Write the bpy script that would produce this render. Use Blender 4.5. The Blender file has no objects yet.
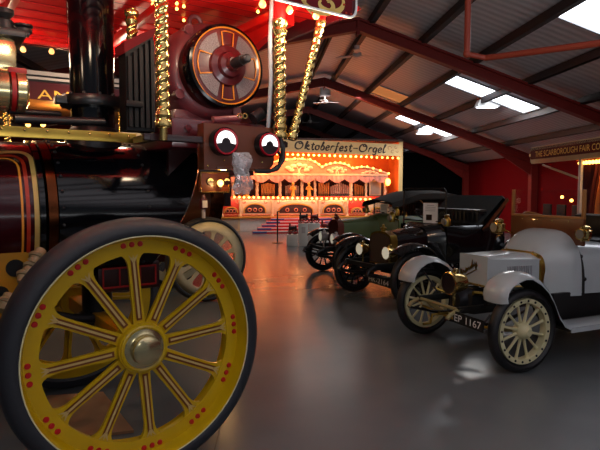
import bpy, bmesh, math, random
from mathutils import Vector, Matrix
random.seed(7)
C = bpy.context.scene.collection
PI = math.pi
sin, cos = math.sin, math.cos

# ------------------------------------------------------------------ camera
FOC = 540.0; HC = 1.6
PITCH = math.atan(35/FOC)
cam = bpy.data.cameras.new('camera'); co = bpy.data.objects.new('camera', cam); C.objects.link(co)
cam.sensor_width = 36; cam.lens = 36*FOC/600; cam.clip_start = .05; cam.clip_end = 200
co.location = (0, 0, HC); co.rotation_euler = (PI/2-PITCH, 0, 0)
bpy.context.scene.camera = co

class Frame:
    """a place on the floor with a heading; hit() reads where a sight line meets one of its planes"""
    def __init__(s, x, y, ang):
        s.x, s.y, s.ang = x, y, ang
        s.L = (cos(ang), sin(ang)); s.A = (-sin(ang), cos(ang))
    def loc(s, p):
        dx, dy = p[0]-s.x, p[1]-s.y
        return (dx*s.L[0]+dy*s.L[1], dx*s.A[0]+dy*s.A[1], p[2])
    def world(s, l, a, z=0):
        return (s.x+l*s.L[0]+a*s.A[0], s.y+l*s.L[1]+a*s.A[1], z)
    def hit(s, px, py, l=None, a=None, z=None):
        x, y = (px-300)/FOC, (225-py)/FOC
        d = (x, cos(PITCH)+y*sin(PITCH), -sin(PITCH)+y*cos(PITCH))
        o = s.loc((0, 0, HC)); dl = d[0]*s.L[0]+d[1]*s.L[1]; da = d[0]*s.A[0]+d[1]*s.A[1]
        if l is not None: t = (l-o[0])/dl
        elif a is not None: t = (a-o[1])/da
        else: t = (z-HC)/d[2]
        return (o[0]+t*dl, o[1]+t*da, HC+t*d[2])
W0 = Frame(0, 0, 0)
def ground(px, py): return W0.hit(px, py, z=0)

# ------------------------------------------------------------------ materials
def lin(c):
    return tuple(((v/255)/12.92 if v/255 <= .04045 else ((v/255+.055)/1.055)**2.4) for v in c)+(1,)
MATS = {}
def mat(name, rgb, rough=.5, metal=0., emit=0., var=.12, scale=8., bump=0., spec=.5, coat=0., ecol=None):
    if name in MATS: return MATS[name]
    m = bpy.data.materials.new(name); m.use_nodes = True
    nt = m.node_tree; n = nt.nodes; b = n['Principled BSDF']
    tc = n.new('ShaderNodeTexCoord'); ns = n.new('ShaderNodeTexNoise'); ns.inputs['Scale'].default_value = scale
    ns.inputs['Detail'].default_value = 4
    nt.links.new(tc.outputs['Object'], ns.inputs['Vector'])
    mx = n.new('ShaderNodeMix'); mx.data_type = 'RGBA'
    c = lin(rgb)
    mx.inputs[6].default_value = tuple(v*(1-var) for v in c[:3])+(1,)
    mx.inputs[7].default_value = tuple(min(1, v*(1+var)) for v in c[:3])+(1,)
    nt.links.new(ns.outputs['Fac'], mx.inputs[0]); nt.links.new(mx.outputs[2], b.inputs['Base Color'])
    b.inputs['Roughness'].default_value = rough; b.inputs['Metallic'].default_value = metal
    b.inputs['Specular IOR Level'].default_value = spec; b.inputs['Coat Weight'].default_value = coat
    if emit:
        b.inputs['Emission Color'].default_value = lin(ecol or rgb); b.inputs['Emission Strength'].default_value = emit
    if bump:
        bp = n.new('ShaderNodeBump'); bp.inputs['Strength'].default_value = bump; bp.inputs['Distance'].default_value = .01
        nt.links.new(ns.outputs['Fac'], bp.inputs['Height']); nt.links.new(bp.outputs['Normal'], b.inputs['Normal'])
    MATS[name] = m
    return m
def glass(name, tint=(255, 255, 255), gloss=.1, rough=.02, cloud=0.):
    m = bpy.data.materials.new(name); m.use_nodes = True; nt = m.node_tree; n = nt.nodes
    n.remove(n['Principled BSDF']); out = n['Material Output']
    tr = n.new('ShaderNodeBsdfTransparent'); tr.inputs[0].default_value = lin(tint)
    gl = n.new('ShaderNodeBsdfGlossy'); gl.inputs['Roughness'].default_value = rough
    lw = n.new('ShaderNodeLayerWeight'); lw.inputs['Blend'].default_value = .25
    ma = n.new('ShaderNodeMath'); ma.operation = 'MULTIPLY_ADD'; ma.inputs[1].default_value = .5; ma.inputs[2].default_value = gloss
    nt.links.new(lw.outputs['Fresnel'], ma.inputs[0])
    mx = n.new('ShaderNodeMixShader'); nt.links.new(ma.outputs[0], mx.inputs[0])
    nt.links.new(tr.outputs[0], mx.inputs[1]); nt.links.new(gl.outputs[0], mx.inputs[2])
    last = mx
    if cloud:
        df = n.new('ShaderNodeBsdfDiffuse'); df.inputs[0].default_value = (.5, .48, .5, 1)
        ns = n.new('ShaderNodeTexNoise'); ns.inputs['Scale'].default_value = 26; ns.inputs['Detail'].default_value = 6; ns.inputs['Distortion'].default_value = 1.2
        tc = n.new('ShaderNodeTexCoord'); nt.links.new(tc.outputs['Object'], ns.inputs[0])
        rp = n.new('ShaderNodeMapRange'); rp.inputs[1].default_value = .35; rp.inputs[2].default_value = .65; rp.inputs[3].default_value = .18; rp.inputs[4].default_value = cloud
        nt.links.new(ns.outputs['Fac'], rp.inputs[0])
        m2 = n.new('ShaderNodeMixShader'); nt.links.new(rp.outputs[0], m2.inputs[0])
        tl = n.new('ShaderNodeBsdfTranslucent'); tl.inputs[0].default_value = (.5, .48, .48, 1); ad = n.new('ShaderNodeAddShader')
        nt.links.new(df.outputs[0], ad.inputs[0]); nt.links.new(tl.outputs[0], ad.inputs[1])
        nt.links.new(mx.outputs[0], m2.inputs[1]); nt.links.new(ad.outputs[0], m2.inputs[2]); last = m2
    nt.links.new(last.outputs[0], out.inputs[0])
    return m

M = {}
def D(k, *a, **kw): M[k] = mat(k, *a, **kw)
D('rubber', (44, 46, 52), rough=.55, bump=.15, scale=30)
D('tyre_black', (26, 26, 29), rough=.5)
D('yellow', (212, 172, 6), rough=.32, coat=.3)
D('yellow_dark', (178, 122, 12), rough=.35)
D('cream', (238, 228, 178), rough=.35)
D('cream_wheel', (226, 218, 178), rough=.35)
D('red_dot', (196, 22, 30), rough=.3)
D('spoke_line', (118, 62, 14), rough=.4)
D('brass', (206, 176, 108), rough=.18, metal=.92, var=.12)
D('brass_dull', (168, 138, 62), rough=.3, metal=1, var=.25, scale=14)
D('hub_brass', (200, 186, 140), rough=.2, metal=.85)
D('copper', (84, 44, 24), rough=.25, metal=1)
D('boiler_maroon', (52, 9, 15), rough=.14, spec=.4)
D('smoke_brown', (84, 48, 26), rough=.35)
D('board_maroon', (96, 20, 26), rough=.7, spec=.15)
D('line_ochre', (206, 176, 112), rough=.4)
D('worm_tan', (150, 128, 92), rough=.5)
D('maroon', (78, 16, 24), rough=.28, coat=.5, var=.2)
D('maroon_dusty', (122, 56, 62), rough=.4, coat=.25, var=.35, scale=5)
D('maroon_dark', (42, 10, 14), rough=.35)
D('gloss_black', (8, 9, 13), rough=.12, spec=.35)
D('satin_black', (22, 22, 25), rough=.35)
D('flat_black', (11, 11, 13), rough=.55, spec=.3)  # plain dull black for panel, chairs and bracket holes
D('iron', (46, 46, 50), rough=.45, metal=.6)
D('line_gold', (206, 172, 92), rough=.4)
D('line_red', (176, 44, 16), rough=.4)
D('line_orange', (240, 150, 40), rough=.4)
D('canopy_red', (226, 14, 12), rough=.45, var=.12, scale=3)
D('canopy_rib', (150, 12, 12), rough=.5)
D('bulb', (255, 200, 140), rough=.2, emit=1.5, ecol=(255, 176, 96))
D('bulb_hot', (255, 190, 90), rough=.2, emit=7, ecol=(255, 180, 80))
D('bulb_organ', (255, 190, 90), rough=.2, emit=11, ecol=(255, 150, 60))
D('mesh_grey', (128, 122, 124), rough=.5, bump=.8, scale=120, var=.6)
D('wood_box', (98, 46, 22), rough=.4, coat=.3, var=.3, scale=6)
D('wood_dash', (104, 56, 28), rough=.3, coat=.5, var=.35, scale=5)
D('wood_light', (168, 112, 60), rough=.45, var=.2)
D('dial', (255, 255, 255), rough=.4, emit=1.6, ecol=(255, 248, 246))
D('dial_dark', (30, 18, 24), rough=.3)
D('bezel_red', (176, 20, 40), rough=.25)
D('white_paint', (232, 230, 226), rough=.4)
D('paper', (244, 244, 242), rough=.8)
D('paper_ink', (60, 60, 66), rough=.8)
D('gold_letter', (244, 196, 84), rough=.35)
D('car_white', (186, 194, 197), rough=.25, coat=.35, var=.04)
D('car_white_line', (150, 150, 156), rough=.4)
D('fender_under', (10, 10, 11), rough=.55)
D('car_cream', (216, 208, 164), rough=.35)
D('chassis_cream', (150, 138, 92), rough=.4)
D('car_green', (88, 108, 62), rough=.4, coat=.25)
D('car_black', (12, 13, 16), rough=.16, coat=.7)
D('leather_black', (20, 20, 23), rough=.42, bump=.2, scale=40)
D('hood_cloth', (34, 36, 36), rough=.85, bump=.3, scale=60)
D('lens', (196, 190, 176), rough=.08, metal=.6)
D('lens_glint', (240, 234, 210), rough=.15, metal=.2, emit=.32)  # weak glow stands for light reflected in the headlamp glass
D('radiator_core', (66, 52, 46), rough=.6, metal=.2, bump=.9, scale=90)
D('radiator_red', (104, 40, 22), rough=.45, metal=.4)
D('plate_black', (16, 16, 18), rough=.4)
D('organ_cream', (208, 180, 142), rough=.5, var=.15, scale=3)
D('organ_sign', (214, 184, 126), rough=.55, var=.18, scale=3)
D('organ_letter', (46, 22, 14), rough=.5)
D('organ_red', (204, 52, 22), rough=.55, var=.15)
D('organ_back', (210, 112, 44), rough=.7, var=.3, scale=2)
D('organ_dark', (58, 26, 18), rough=.6)
D('organ_gold', (214, 158, 70), rough=.35, metal=.3)
D('pipe_gold', (206, 150, 80), rough=.3, metal=.5)
D('pipe_silver', (190, 170, 150), rough=.3, metal=.5)
D('organ_pink', (206, 124, 92), rough=.6, var=.2)
D('organ_drape', (186, 132, 120), rough=.8, var=.2)
D('step_red', (196, 24, 34), rough=.5)
D('step_blue', (58, 84, 150), rough=.5)
D('step_white', (232, 226, 222), rough=.5)
D('plinth_white', (244, 242, 236), rough=.5, var=.04)
D('model_dark', (34, 16, 16), rough=.3)
D('model_red', (120, 24, 20), rough=.3)
D('stall_cream', (196, 178, 142), rough=.5)
D('stall_maroon', (84, 8, 8), rough=.6, spec=.15)
D('drape_red', (74, 8, 10), rough=.85, var=.3)
D('drape_peach', (196, 128, 84), rough=.9, var=.12)
D('fan_white', (206, 200, 200), rough=.4)
D('rafter_red', (138, 34, 28), rough=.55, var=.15)
D('purlin', (52, 46, 48), rough=.6)
D('pipe_red', (160, 62, 42), rough=.5)
D('board', (156, 118, 84), rough=.7, var=.2)
D('skylight', (235, 240, 245), rough=.5, emit=4.5, ecol=(240, 246, 255), var=.02)
D('rooflight_amber', (170, 120, 80), rough=.4, emit=.35, ecol=(255, 160, 90))
D('seam', (40, 40, 44), rough=.6)
D('cable', (12, 12, 14), rough=.4)
D('lamp_grey', (170, 172, 176), rough=.4)
D('black_curtain', (5, 5, 7), rough=.95, spec=.1, bump=.4, scale=2)
M['glass'] = glass('glass', gloss=.035)
M['bag'] = glass('clear_plastic', gloss=.2, rough=.1, cloud=.5)

def floor_mat():
    m = bpy.data.materials.new('painted_concrete'); m.use_nodes = True; nt = m.node_tree; n = nt.nodes; b = n['Principled BSDF']
    tc = n.new('ShaderNodeTexCoord'); ns = n.new('ShaderNodeTexNoise'); ns.inputs['Scale'].default_value = .8; ns.inputs['Detail'].default_value = 3
    nt.links.new(tc.outputs['Object'], ns.inputs[0])
    r = n.new('ShaderNodeValToRGB'); r.color_ramp.elements[0].position = .0; r.color_ramp.elements[1].position = 1.0
    r.color_ramp.elements[0].color = lin((82, 87, 91)); r.color_ramp.elements[1].color = lin((118, 124, 127))
    nt.links.new(ns.outputs['Fac'], r.inputs[0]); nt.links.new(r.outputs[0], b.inputs['Base Color'])
    n2 = n.new('ShaderNodeTexNoise'); n2.inputs['Scale'].default_value = 2.3; n2.inputs['Detail'].default_value = 3
    nt.links.new(tc.outputs['Object'], n2.inputs[0])
    mr = n.new('ShaderNodeMapRange'); mr.inputs[3].default_value = .22; mr.inputs[4].default_value = .28
    nt.links.new(n2.outputs['Fac'], mr.inputs[0]); nt.links.new(mr.outputs[0], b.inputs['Roughness'])
    nt.links.new(r.outputs[0], b.inputs['Base Color'])
    return m
def roof_mat():
    m = bpy.data.materials.new('roof_sheet'); m.use_nodes = True; nt = m.node_tree; n = nt.nodes; b = n['Principled BSDF']
    tc = n.new('ShaderNodeTexCoord'); wv = n.new('ShaderNodeTexWave'); wv.bands_direction = 'Y'; wv.inputs['Scale'].default_value = 1.6
    wv.inputs['Distortion'].default_value = 0
    nt.links.new(tc.outputs['Object'], wv.inputs[0])
    r = n.new('ShaderNodeValToRGB'); r.color_ramp.elements[0].color = lin((196, 188, 192)); r.color_ramp.elements[1].color = lin((222, 214, 218))
    nt.links.new(wv.outputs['Fac'], r.inputs[0]); nt.links.new(r.outputs[0], b.inputs['Base Color'])
    b.inputs['Roughness'].default_value = .36
    bp = n.new('ShaderNodeBump'); bp.inputs['Strength'].default_value = .2; bp.inputs['Distance'].default_value = .02
    nt.links.new(wv.outputs['Fac'], bp.inputs['Height']); nt.links.new(bp.outputs[0], b.inputs['Normal'])
    return m
M['floor'] = floor_mat(); M['roof'] = roof_mat()
D('wall_red', (112, 4, 10), rough=.8, spec=.1, var=.08, scale=1)
D('wall_dark', (34, 24, 26), rough=.9)

# ------------------------------------------------------------------ mesh building
def vec(p): return Vector(p)
class MB:
    def __init__(s): s.v = []; s.f = []; s.m = []; s.sm = []
    def add(s, verts, faces, mi=0, smooth=False):
        o = len(s.v); s.v += [tuple(p) for p in verts]
        for f in faces:
            s.f.append(tuple(i+o for i in f)); s.m.append(mi); s.sm.append(smooth)
    def box(s, c, d, mi=0, bev=0., rot=None):
        bm = bmesh.new(); bmesh.ops.create_cube(bm, size=1)
        bmesh.ops.scale(bm, vec=d, verts=bm.verts)
        if bev: bmesh.ops.bevel(bm, geom=bm.edges[:], offset=min(bev, min(d)*.45), segments=2, affect='EDGES', profile=.6)
        if rot is not None: bmesh.ops.transform(bm, matrix=rot.to_4x4(), verts=bm.verts)
        bmesh.ops.translate(bm, vec=c, verts=bm.verts); bm.verts.index_update()
        s.add([v.co[:] for v in bm.verts], [[v.index for v in f.verts] for f in bm.faces], mi, False); bm.free(); return s
    def bar(s, p0, p1, w, h, mi=0, up=(0, 0, 1), bev=0.):
        p0, p1 = vec(p0), vec(p1); d = p1-p0; x = d.normalized(); u = vec(up)
        y = u.cross(x)
        if y.length < 1e-4: y = vec((1, 0, 0)).cross(x)
        y.normalize(); z = x.cross(y)
        R = Matrix((x, y, z)).transposed()
        return s.box((p0+p1)/2, (d.length, w, h), mi, bev, R)
    def loft(s, secs, mi=0, smooth=True, closed=True, caps=True, loop=False):
        n = len(secs[0]); V = [p for q in secs for p in q]; F = []
        k = len(secs)
        for i in range(k if loop else k-1):
            for j in range(n if closed else n-1):
                a, b = i*n+j, i*n+(j+1) % n; c, d = ((i+1) % k)*n+(j+1) % n, ((i+1) % k)*n+j
                F.append((a, b, c, d))
        s.add(V, F, mi, smooth)
        if caps and closed and not loop:
            s.add(secs[0], [tuple(range(n))[::-1]], mi, False); s.add(secs[-1], [tuple(range(n))], mi, False)
        return s
    def lathe(s, prof, o=(0, 0, 0), axis=(0, 0, 1), seg=24, mi=0, smooth=True, closed=False, caps=False, a0=0., a1=2*PI):
        """prof: (radius, height along axis)"""
        ax = vec(axis).normalized(); t = vec((0, 0, 1)) if abs(ax.z) < .9 else vec((1, 0, 0))
        x = t.cross(ax).normalized(); y = ax.cross(x); o = vec(o)
        full = abs(a1-a0-2*PI) < 1e-6; nn = seg if full else seg+1
        secs = []
        for i in range(nn):
            a = a0+(a1-a0)*i/seg; d = x*cos(a)+y*sin(a)
            secs.append([o+d*r+ax*h for r, h in prof])
        s.loft(secs, mi, smooth, closed=closed, caps=False, loop=full)
        if caps and full:
            for r, h in (prof[0], prof[-1]):
                if r > 1e-5: s.add([o+(x*cos(2*PI*i/seg)+y*sin(2*PI*i/seg))*r+ax*h for i in range(seg)], [tuple(range(seg))], mi, False)
        return s
    def cyl(s, p0, p1, r0, r1=None, seg=16, mi=0, caps=True):
        p0, p1 = vec(p0), vec(p1); r1 = r0 if r1 is None else r1; L = (p1-p0).length
        return s.lathe([(r0, 0), (r1, L)], p0, p1-p0, seg, mi, True, caps=caps)
    def tube(s, pts, r, seg=8, mi=0, closed=False):
        pts = [vec(p) for p in pts]; n = len(pts); secs = []; prev = None
        for i, p in enumerate(pts):
            if closed: t = pts[(i+1) % n]-pts[i-1]
            else: t = pts[min(i+1, n-1)]-pts[max(i-1, 0)]
            t.normalize()
            if prev is None:
                u = vec((0, 0, 1)) if abs(t.z) < .9 else vec((1, 0, 0)); prev = (u-t*u.dot(t)).normalized()
            else: prev = (prev-t*prev.dot(t)).normalized()
            b = t.cross(prev); rr = r[i] if isinstance(r, (list, tuple)) else r
            secs.append([p+prev*cos(2*PI*k/seg)*rr+b*sin(2*PI*k/seg)*rr for k in range(seg)])
        return s.loft(secs, mi, True, True, not closed, closed)
    def sphere(s, c, r, seg=12, rings=8, mi=0, sc=(1, 1, 1)):
        prof = [(r*sin(PI*i/rings), -r*cos(PI*i/rings)) for i in range(rings+1)]
        t = MB(); t.lathe(prof, (0, 0, 0), (0, 0, 1), seg)
        s.add([(c[0]+v[0]*sc[0], c[1]+v[1]*sc[1], c[2]+v[2]*sc[2]) for v in t.v], t.f, mi, True); return s
    def torus(s, c, axis, R, r, seg=32, sec=8, mi=0):
        return s.lathe([(R+r*cos(2*PI*k/sec), r*sin(2*PI*k/sec)) for k in range(sec)], c, axis, seg, mi, True, closed=True)
    def prism(s, pts, o, ex, ey, depth, mi=0):
        """flat outline thickened along ex x ey by depth"""
        o, ex, ey = vec(o), vec(ex), vec(ey); ez = ex.cross(ey).normalized()
        a = [o+ex*p[0]+ey*p[1] for p in pts]; b = [q+ez*depth for q in a]; n = len(pts)
        s.add(a+b, [tuple(range(n))[::-1], tuple(range(n, 2*n))]+[(i, (i+1) % n, n+(i+1) % n, n+i) for i in range(n)], mi, False); return s
    def ribbon(s, pts, w, nrm, mi=0, closed=False):
        pts = [vec(p) for p in pts]; n = len(pts); a = []; b = []
        for i, p in enumerate(pts):
            t = (pts[(i+1) % n]-pts[i-1]) if closed else pts[min(i+1, n-1)]-pts[max(i-1, 0)]
            nn = vec(nrm(i) if callable(nrm) else nrm); q = nn.cross(t).normalized(); ww = (w[i] if isinstance(w, (list, tuple)) else w)/2
            a.append(p+q*ww); b.append(p-q*ww)
        F = [(i, (i+1) % n, n+(i+1) % n, n+i) for i in range(n if closed else n-1)]
        s.add(a+b, F, mi, False); return s
    def text(s, body, o, ex, ey, size, ext=.004, mi=0, width=None):
        cu = bpy.data.curves.new('t', 'FONT'); cu.body = body; cu.size = 1; cu.extrude = 0; cu.align_x = 'LEFT'; cu.resolution_u = 3
        ob = bpy.data.objects.new('t', cu); C.objects.link(ob); dg = bpy.context.evaluated_depsgraph_get(); dg.update()
        me = bpy.data.meshes.new_from_object(ob.evaluated_get(dg))
        xs = [v.co.x for v in me.vertices]; wd = max(xs)-min(xs); x0 = min(xs)
        sx = (width/wd) if width else size; ex, ey, o = vec(ex), vec(ey), vec(o); ez = ex.cross(ey).normalized()
        V = [o+ex*((v.co.x-x0)*sx)+ey*(v.co.y*size)+ez*ext for v in me.vertices]
        s.add(V, [tuple(p.vertices) for p in me.polygons], mi, False)
        bpy.data.objects.remove(ob); bpy.data.curves.remove(cu); bpy.data.meshes.remove(me); return s
    def build(s, name, mats, parent=None, loc=(0, 0, 0), rot=(0, 0, 0), sharp=40):
        me = bpy.data.meshes.new(name); me.from_pydata(s.v, [], s.f)
        if not isinstance(mats, (list, tuple)): mats = [mats]
        for m in mats: me.materials.append(M[m] if isinstance(m, str) else m)
        me.polygons.foreach_set('material_index', s.m); me.polygons.foreach_set('use_smooth', s.sm)
        bm = bmesh.new(); bm.from_mesh(me); bmesh.ops.remove_doubles(bm, verts=bm.verts, dist=1e-5)
        bmesh.ops.recalc_face_normals(bm, faces=bm.faces); bm.to_mesh(me); bm.free()
        me.set_sharp_from_angle(angle=math.radians(sharp)); me.update()
        o = bpy.data.objects.new(name, me); C.objects.link(o); o.parent = parent; o.location = loc; o.rotation_euler = rot
        return o

def tag(o, label=None, cat=None, group=None, kind=None):
    if label: o['label'] = label
    if cat: o['category'] = cat
    if group: o['group'] = group
    if kind: o['kind'] = kind
    return o
def empty(name, fr, label, cat, group=None, z=0):
    o = bpy.data.objects.new(name, None); C.objects.link(o); o.location = (fr.x, fr.y, z); o.rotation_euler = (0, 0, fr.ang)
    o.empty_display_size = .2
    return tag(o, label, cat, group)
def copy(o, parent, loc=None, rot=None, scale=None):
    c = o.copy(); C.objects.link(c); c.parent = parent
    if loc is not None: c.location = loc
    if rot is not None: c.rotation_euler = rot
    if scale is not None: c.scale = (scale,)*3
    for ch in list(o.children): copy(ch, c)
    return c
def light(name, loc, energy, color, size=.05, kind='POINT', rot=None, sy=None):
    l = bpy.data.lights.new(name, kind); l.energy = energy; l.color = color
    if kind == 'AREA':
        l.shape = 'RECTANGLE'; l.size = size; l.size_y = sy or size
    else: l.shadow_soft_size = size
    o = bpy.data.objects.new(name, l); C.objects.link(o); o.location = loc
    if rot: o.rotation_euler = rot
    return o

# ------------------------------------------------------------------ the hall
VP_ANG = math.atan(39/540.)                                   # the hall runs a little to the left of the view
B = Frame(0, 0, VP_ANG)                                       # l across the hall, a along it
def struct(o): o['kind'] = 'structure'; return o
def bfix(o): o.rotation_euler = (0, 0, B.ang); return struct(o)
UR, ZR, SR, SL = 2.03, 5.30, .35, .19                        # ridge place and height, slopes
UW, UL = 9.14, -8.0
V0, V1 = -5.0, 35.0
def zr(u): return ZR-(SR*(u-UR) if u > UR else SL*(UR-u))
mb = MB(); mb.add([(UL-.2, V0, 0), (UW+.2, V0, 0), (UW+.2, V1, 0), (UL-.2, V1, 0)], [(0, 1, 2, 3)])
bfix(mb.build('floor', 'floor'))
def sheet(u0, u1, v0, v1, dz=0.):
    return [(u0, v0, zr(u0)+dz), (u1, v0, zr(u1)+dz), (u1, v1, zr(u1)+dz), (u0, v1, zr(u0)+dz)]
mb = MB(); mb.add(sheet(UL, UR, V0, V1), [(0, 1, 2, 3)]); mb.add(sheet(UR, UW, V0, V1), [(0, 1, 2, 3)])
bfix(mb.build('ceiling', 'roof'))
zw, zl = zr(UW), zr(UL)
mb = MB(); mb.box((UW+.06, (V0+V1)/2, zw/2), (.12, V1-V0, zw)); bfix(mb.build('wall_right', 'wall_red'))
mb = MB(); mb.box((UL-.06, (V0+V1)/2, zl/2), (.12, V1-V0, zl)); bfix(mb.build('wall_left', 'wall_dark'))
mb = MB(); mb.prism([(UL, 0), (UW, 0), (UW, zw), (UR, ZR), (UL, zl)], (0, V1, 0), (1, 0, 0), (0, 0, 1), -.1); bfix(mb.build('wall_back', 'wall_dark'))
VB = 23.75
mb = MB(); mb.box(((UL+UW)/2, VB, 1.63), (UW-UL, .06, 3.26)); bfix(mb.build('wall_inner', 'black_curtain'))
# portal frames: each a tapered I-section, legs at both sides
def rafter(v, name):
    mb = MB()
    for (ua, ub) in ((UR, UW), (UR, UL)):
        sl = 1 if ub > ua else -1
        za, zb = zr(ua)-.13, zr(ub)-.13; dep = .27
        for w, t0, t1 in ((.2, 0, .05), (.2, dep-.05, dep), (.06, .05, dep-.05)):
            sec = []
            for u, z in ((ua, za), (ub, zb)):
                sec.append([(u, v-w/2, z-t0), (u, v+w/2, z-t0), (u, v+w/2, z-t1), (u, v-w/2, z-t1)])
            mb.loft(sec, 0, False)
        # haunch near the eaves, stiffener plates
        u2 = ub-sl*1.6
        mb.prism([(ub, zb-dep), (u2, zr(u2)-.13-dep), (ub, zb-dep-.45)], (0, v-.03, 0), (1, 0, 0), (0, 0, 1), -.06)
        mb.box((ub-sl*.12, v, (zb-.3)/2), (.22, .22, zb-.3))
    mb.box((UR, v, ZR-.32), (.05, .2, .32))
    return bfix(mb.build(name, 'rafter_red'))
VF = [5.4, 11.4, 17.4, 23.35, 29.3]
for i, v in enumerate(VF): rafter(v, 'trim_%d' % (i+1))
PU = [1.55, 2.3, 3.4, 4.52, 5.72, 6.9, 8.05, .4, -.8, -2.0, -3.2, -4.4, -5.6, -6.8]
for i, u in enumerate(PU):
    mb = MB(); z = zr(u)-.085
    mb.box((u, (V0+V1)/2, z), (.07, V1-V0, .15))
    mb.box((u+.03, (V0+V1)/2, z-.065), (.1, V1-V0, .02))
    bfix(mb.build('trim_%d' % (i+11), 'purlin'))
# roof lights between the frames
def roofhit(px, py):
    lo, hi = 1.5, 60
    x, y = (px-300)/FOC, (225-py)/FOC
    d = vec((x, cos(PITCH)+y*sin(PITCH), -sin(PITCH)+y*cos(PITCH)))
    best = None
    for k in range(6000):
        t = .5+k*.01; p = vec((0, 0, HC))+d*t; q = B.loc(p)
        if q[2] >= zr(q[0]): return q
    return q
nwin = [0]
def skylight(u0, u1, v0, v1, m='skylight'):
    nwin[0] += 1
    mb = MB(); mb.add(sheet(u0, u1, v0, v1, -.012), [(0, 1, 2, 3)])
    fr = MB()
    for (a, b) in (((u0, v0), (u1, v0)), ((u0, v1), (u1, v1)), ((u0, v0), (u0, v1)), ((u1, v0), (u1, v1))):
        fr.bar((a[0], a[1], zr(a[0])-.02), (b[0], b[1], zr(b[0])-.02), .04, .03)
    o = bfix(mb.build('window_%d' % nwin[0], m)); f = fr.build('window_frame', 'lamp_grey', o)
SKYL = []
SKYL = [(4.62, 6.82, 7.2, 8.45), (4.62, 6.82, 12.85, 13.75)]
for nl, fl, fr2 in (((403, 114), (393, 116.5), (447, 136.5)), ((368, 131.3), (363, 132.7), (417, 152))):
    a_, b_, c_ = roofhit(*nl), roofhit(*fl), roofhit(*fr2); SKYL.append(((a_[0]+b_[0])/2, c_[0], a_[1], b_[1])); print(SKYL[-1])

for s_ in SKYL: skylight(*s_)
qa, qb, qc = roofhit(375, 85), roofhit(415, 98), roofhit(374, 93); skylight(qa[0], qb[0], qb[1], qc[1], 'rooflight_amber')
# hanging pipe and branch pipe by the roof light
pj = W0.hit(467, 54, a=6.2)
mb = MB(); mb.cyl(pj, (pj[0], pj[1], zr(B.loc(pj)[0])-.02), .035)
struct(mb.build('trim_30', 'pipe_red'))
p1 = W0.hit(486, 58, a=6.2); p2 = W0.hit(640, 38, a=4.9)
mb = MB(); mb.cyl(pj, p1, .03); mb.cyl(p1, p2, .034); mb.sphere(pj, .045)
struct(mb.build('trim_31', 'pipe_red'))
# floor joint
g0, g1 = ground(222, 420), ground(214, 452)
mb = MB(); mb.ribbon([(g0[0], g0[1], .0015), (g1[0], g1[1], .0015)], .006, (0, 0, 1)); struct(mb.build('trim_32', 'seam'))

# ceiling fans
def fan(px, py, v, topz, phase, dia, label, box=False):
    h = B.hit(px, py, a=v); w = B.world(*h); fr = Frame(w[0], w[1], B.ang)
    r = empty('ceiling_fan', fr, label, 'ceiling fan', 'white three-bladed fans under the ridge', z=h[2])
    t = topz-h[2]
    mb = MB(); mb.cyl((0, 0, .04), (0, 0, t), .018); mb.lathe([(.0, t), (.07, t), (.05, t-.08), (.02, t-.1)], seg=14); mb.build('rod', 'fan_white', r)
    mb = MB(); mb.lathe([(0, .08), (.06, .075), (.1, .04), (.1, -.02), (.05, -.05), (0, -.055)], seg=18); mb.build('motor', 'fan_white', r)
    for k in range(3):
        a = phase+k*2*PI/3; d = vec((cos(a), sin(a), 0)); n = vec((-sin(a), cos(a), .12))
        mb = MB(); mb.bar(d*.08+vec((0, 0, 0)), d*.2, .03, .01)
        mb.loft([[d*q+n*w_, d*q-n*w_, d*q-n*w_-vec((0, 0, .008)), d*q+n*w_-vec((0, 0, .008))] for q, w_ in ((.18, .05), (.3, .065), (dia/2-.04, .075), (dia/2, .06))], 0, False)
        mb.build('blade', 'fan_white', r)
    if box:
        mb = MB(); mb.box((0, 0, t-.12), (.34, .3, .3), 0, .02); mb.box((0, -.16, t-.14), (.26, .02, .12), 0); mb.build('motor_box', 'lamp_grey', r)
        o = light('steps_fill', (w[0], w[1]-.4, h[2]+t-.35), 90, (1, .95, .9), 2.2, 'AREA', (math.radians(12), 0, 0), 2.2)  # unseen fill light added to brighten the organ steps and display blocks
fan(357, 55, 12.6, zr(UR+.2)-.3, .35, 1.1, 'white ceiling fan below the nearest red roof frame')
fan(325, 102, 18.2, zr(UR)-.3, .2, .95, 'white ceiling fan hanging under a grey box on the ridge', True)
fan(310, 122, 24.2, zr(UR)-.2, .5, .85, 'white ceiling fan farthest away, low above the organ sign')
# small floodlights beside the roof lights
def flood(px, py, v, label):
    h = B.hit(px, py, a=v); w = B.world(*h); fr = Frame(w[0], w[1], B.ang)
    top = zr(h[0])-.02-h[2]
    r = empty('floodlight', fr, label, 'light', 'floodlights under the roof lights', z=h[2])
    mb = MB(); mb.loft([[(-.3, y, -.1), (.3, y, -.1), (.22, y, .08), (-.22, y, .08)] for y in (-.12, .12)], 0, False); mb.build('housing', 'white_paint', r)
    mb = MB(); mb.box((0, 0, -.11), (.5, .2, .02)); mb.build('diffuser', 'skylight', r)
    light('flood_lamp', (w[0], w[1], h[2]-.14), 60, (1, .97, .93), 1.4, 'AREA', None, .8)
    for x in (-.15, .15): mb = MB(); mb.cyl((x, 0, .07), (x, 0, max(top, .1)), .012); mb.build('hanger', 'purlin', r)
flood(487, 103, 13.9, 'white floodlight below the roof light nearest the second roof frame')
flood(424, 131, 19.9, 'white floodlight below the smaller roof light above the green car')

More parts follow.
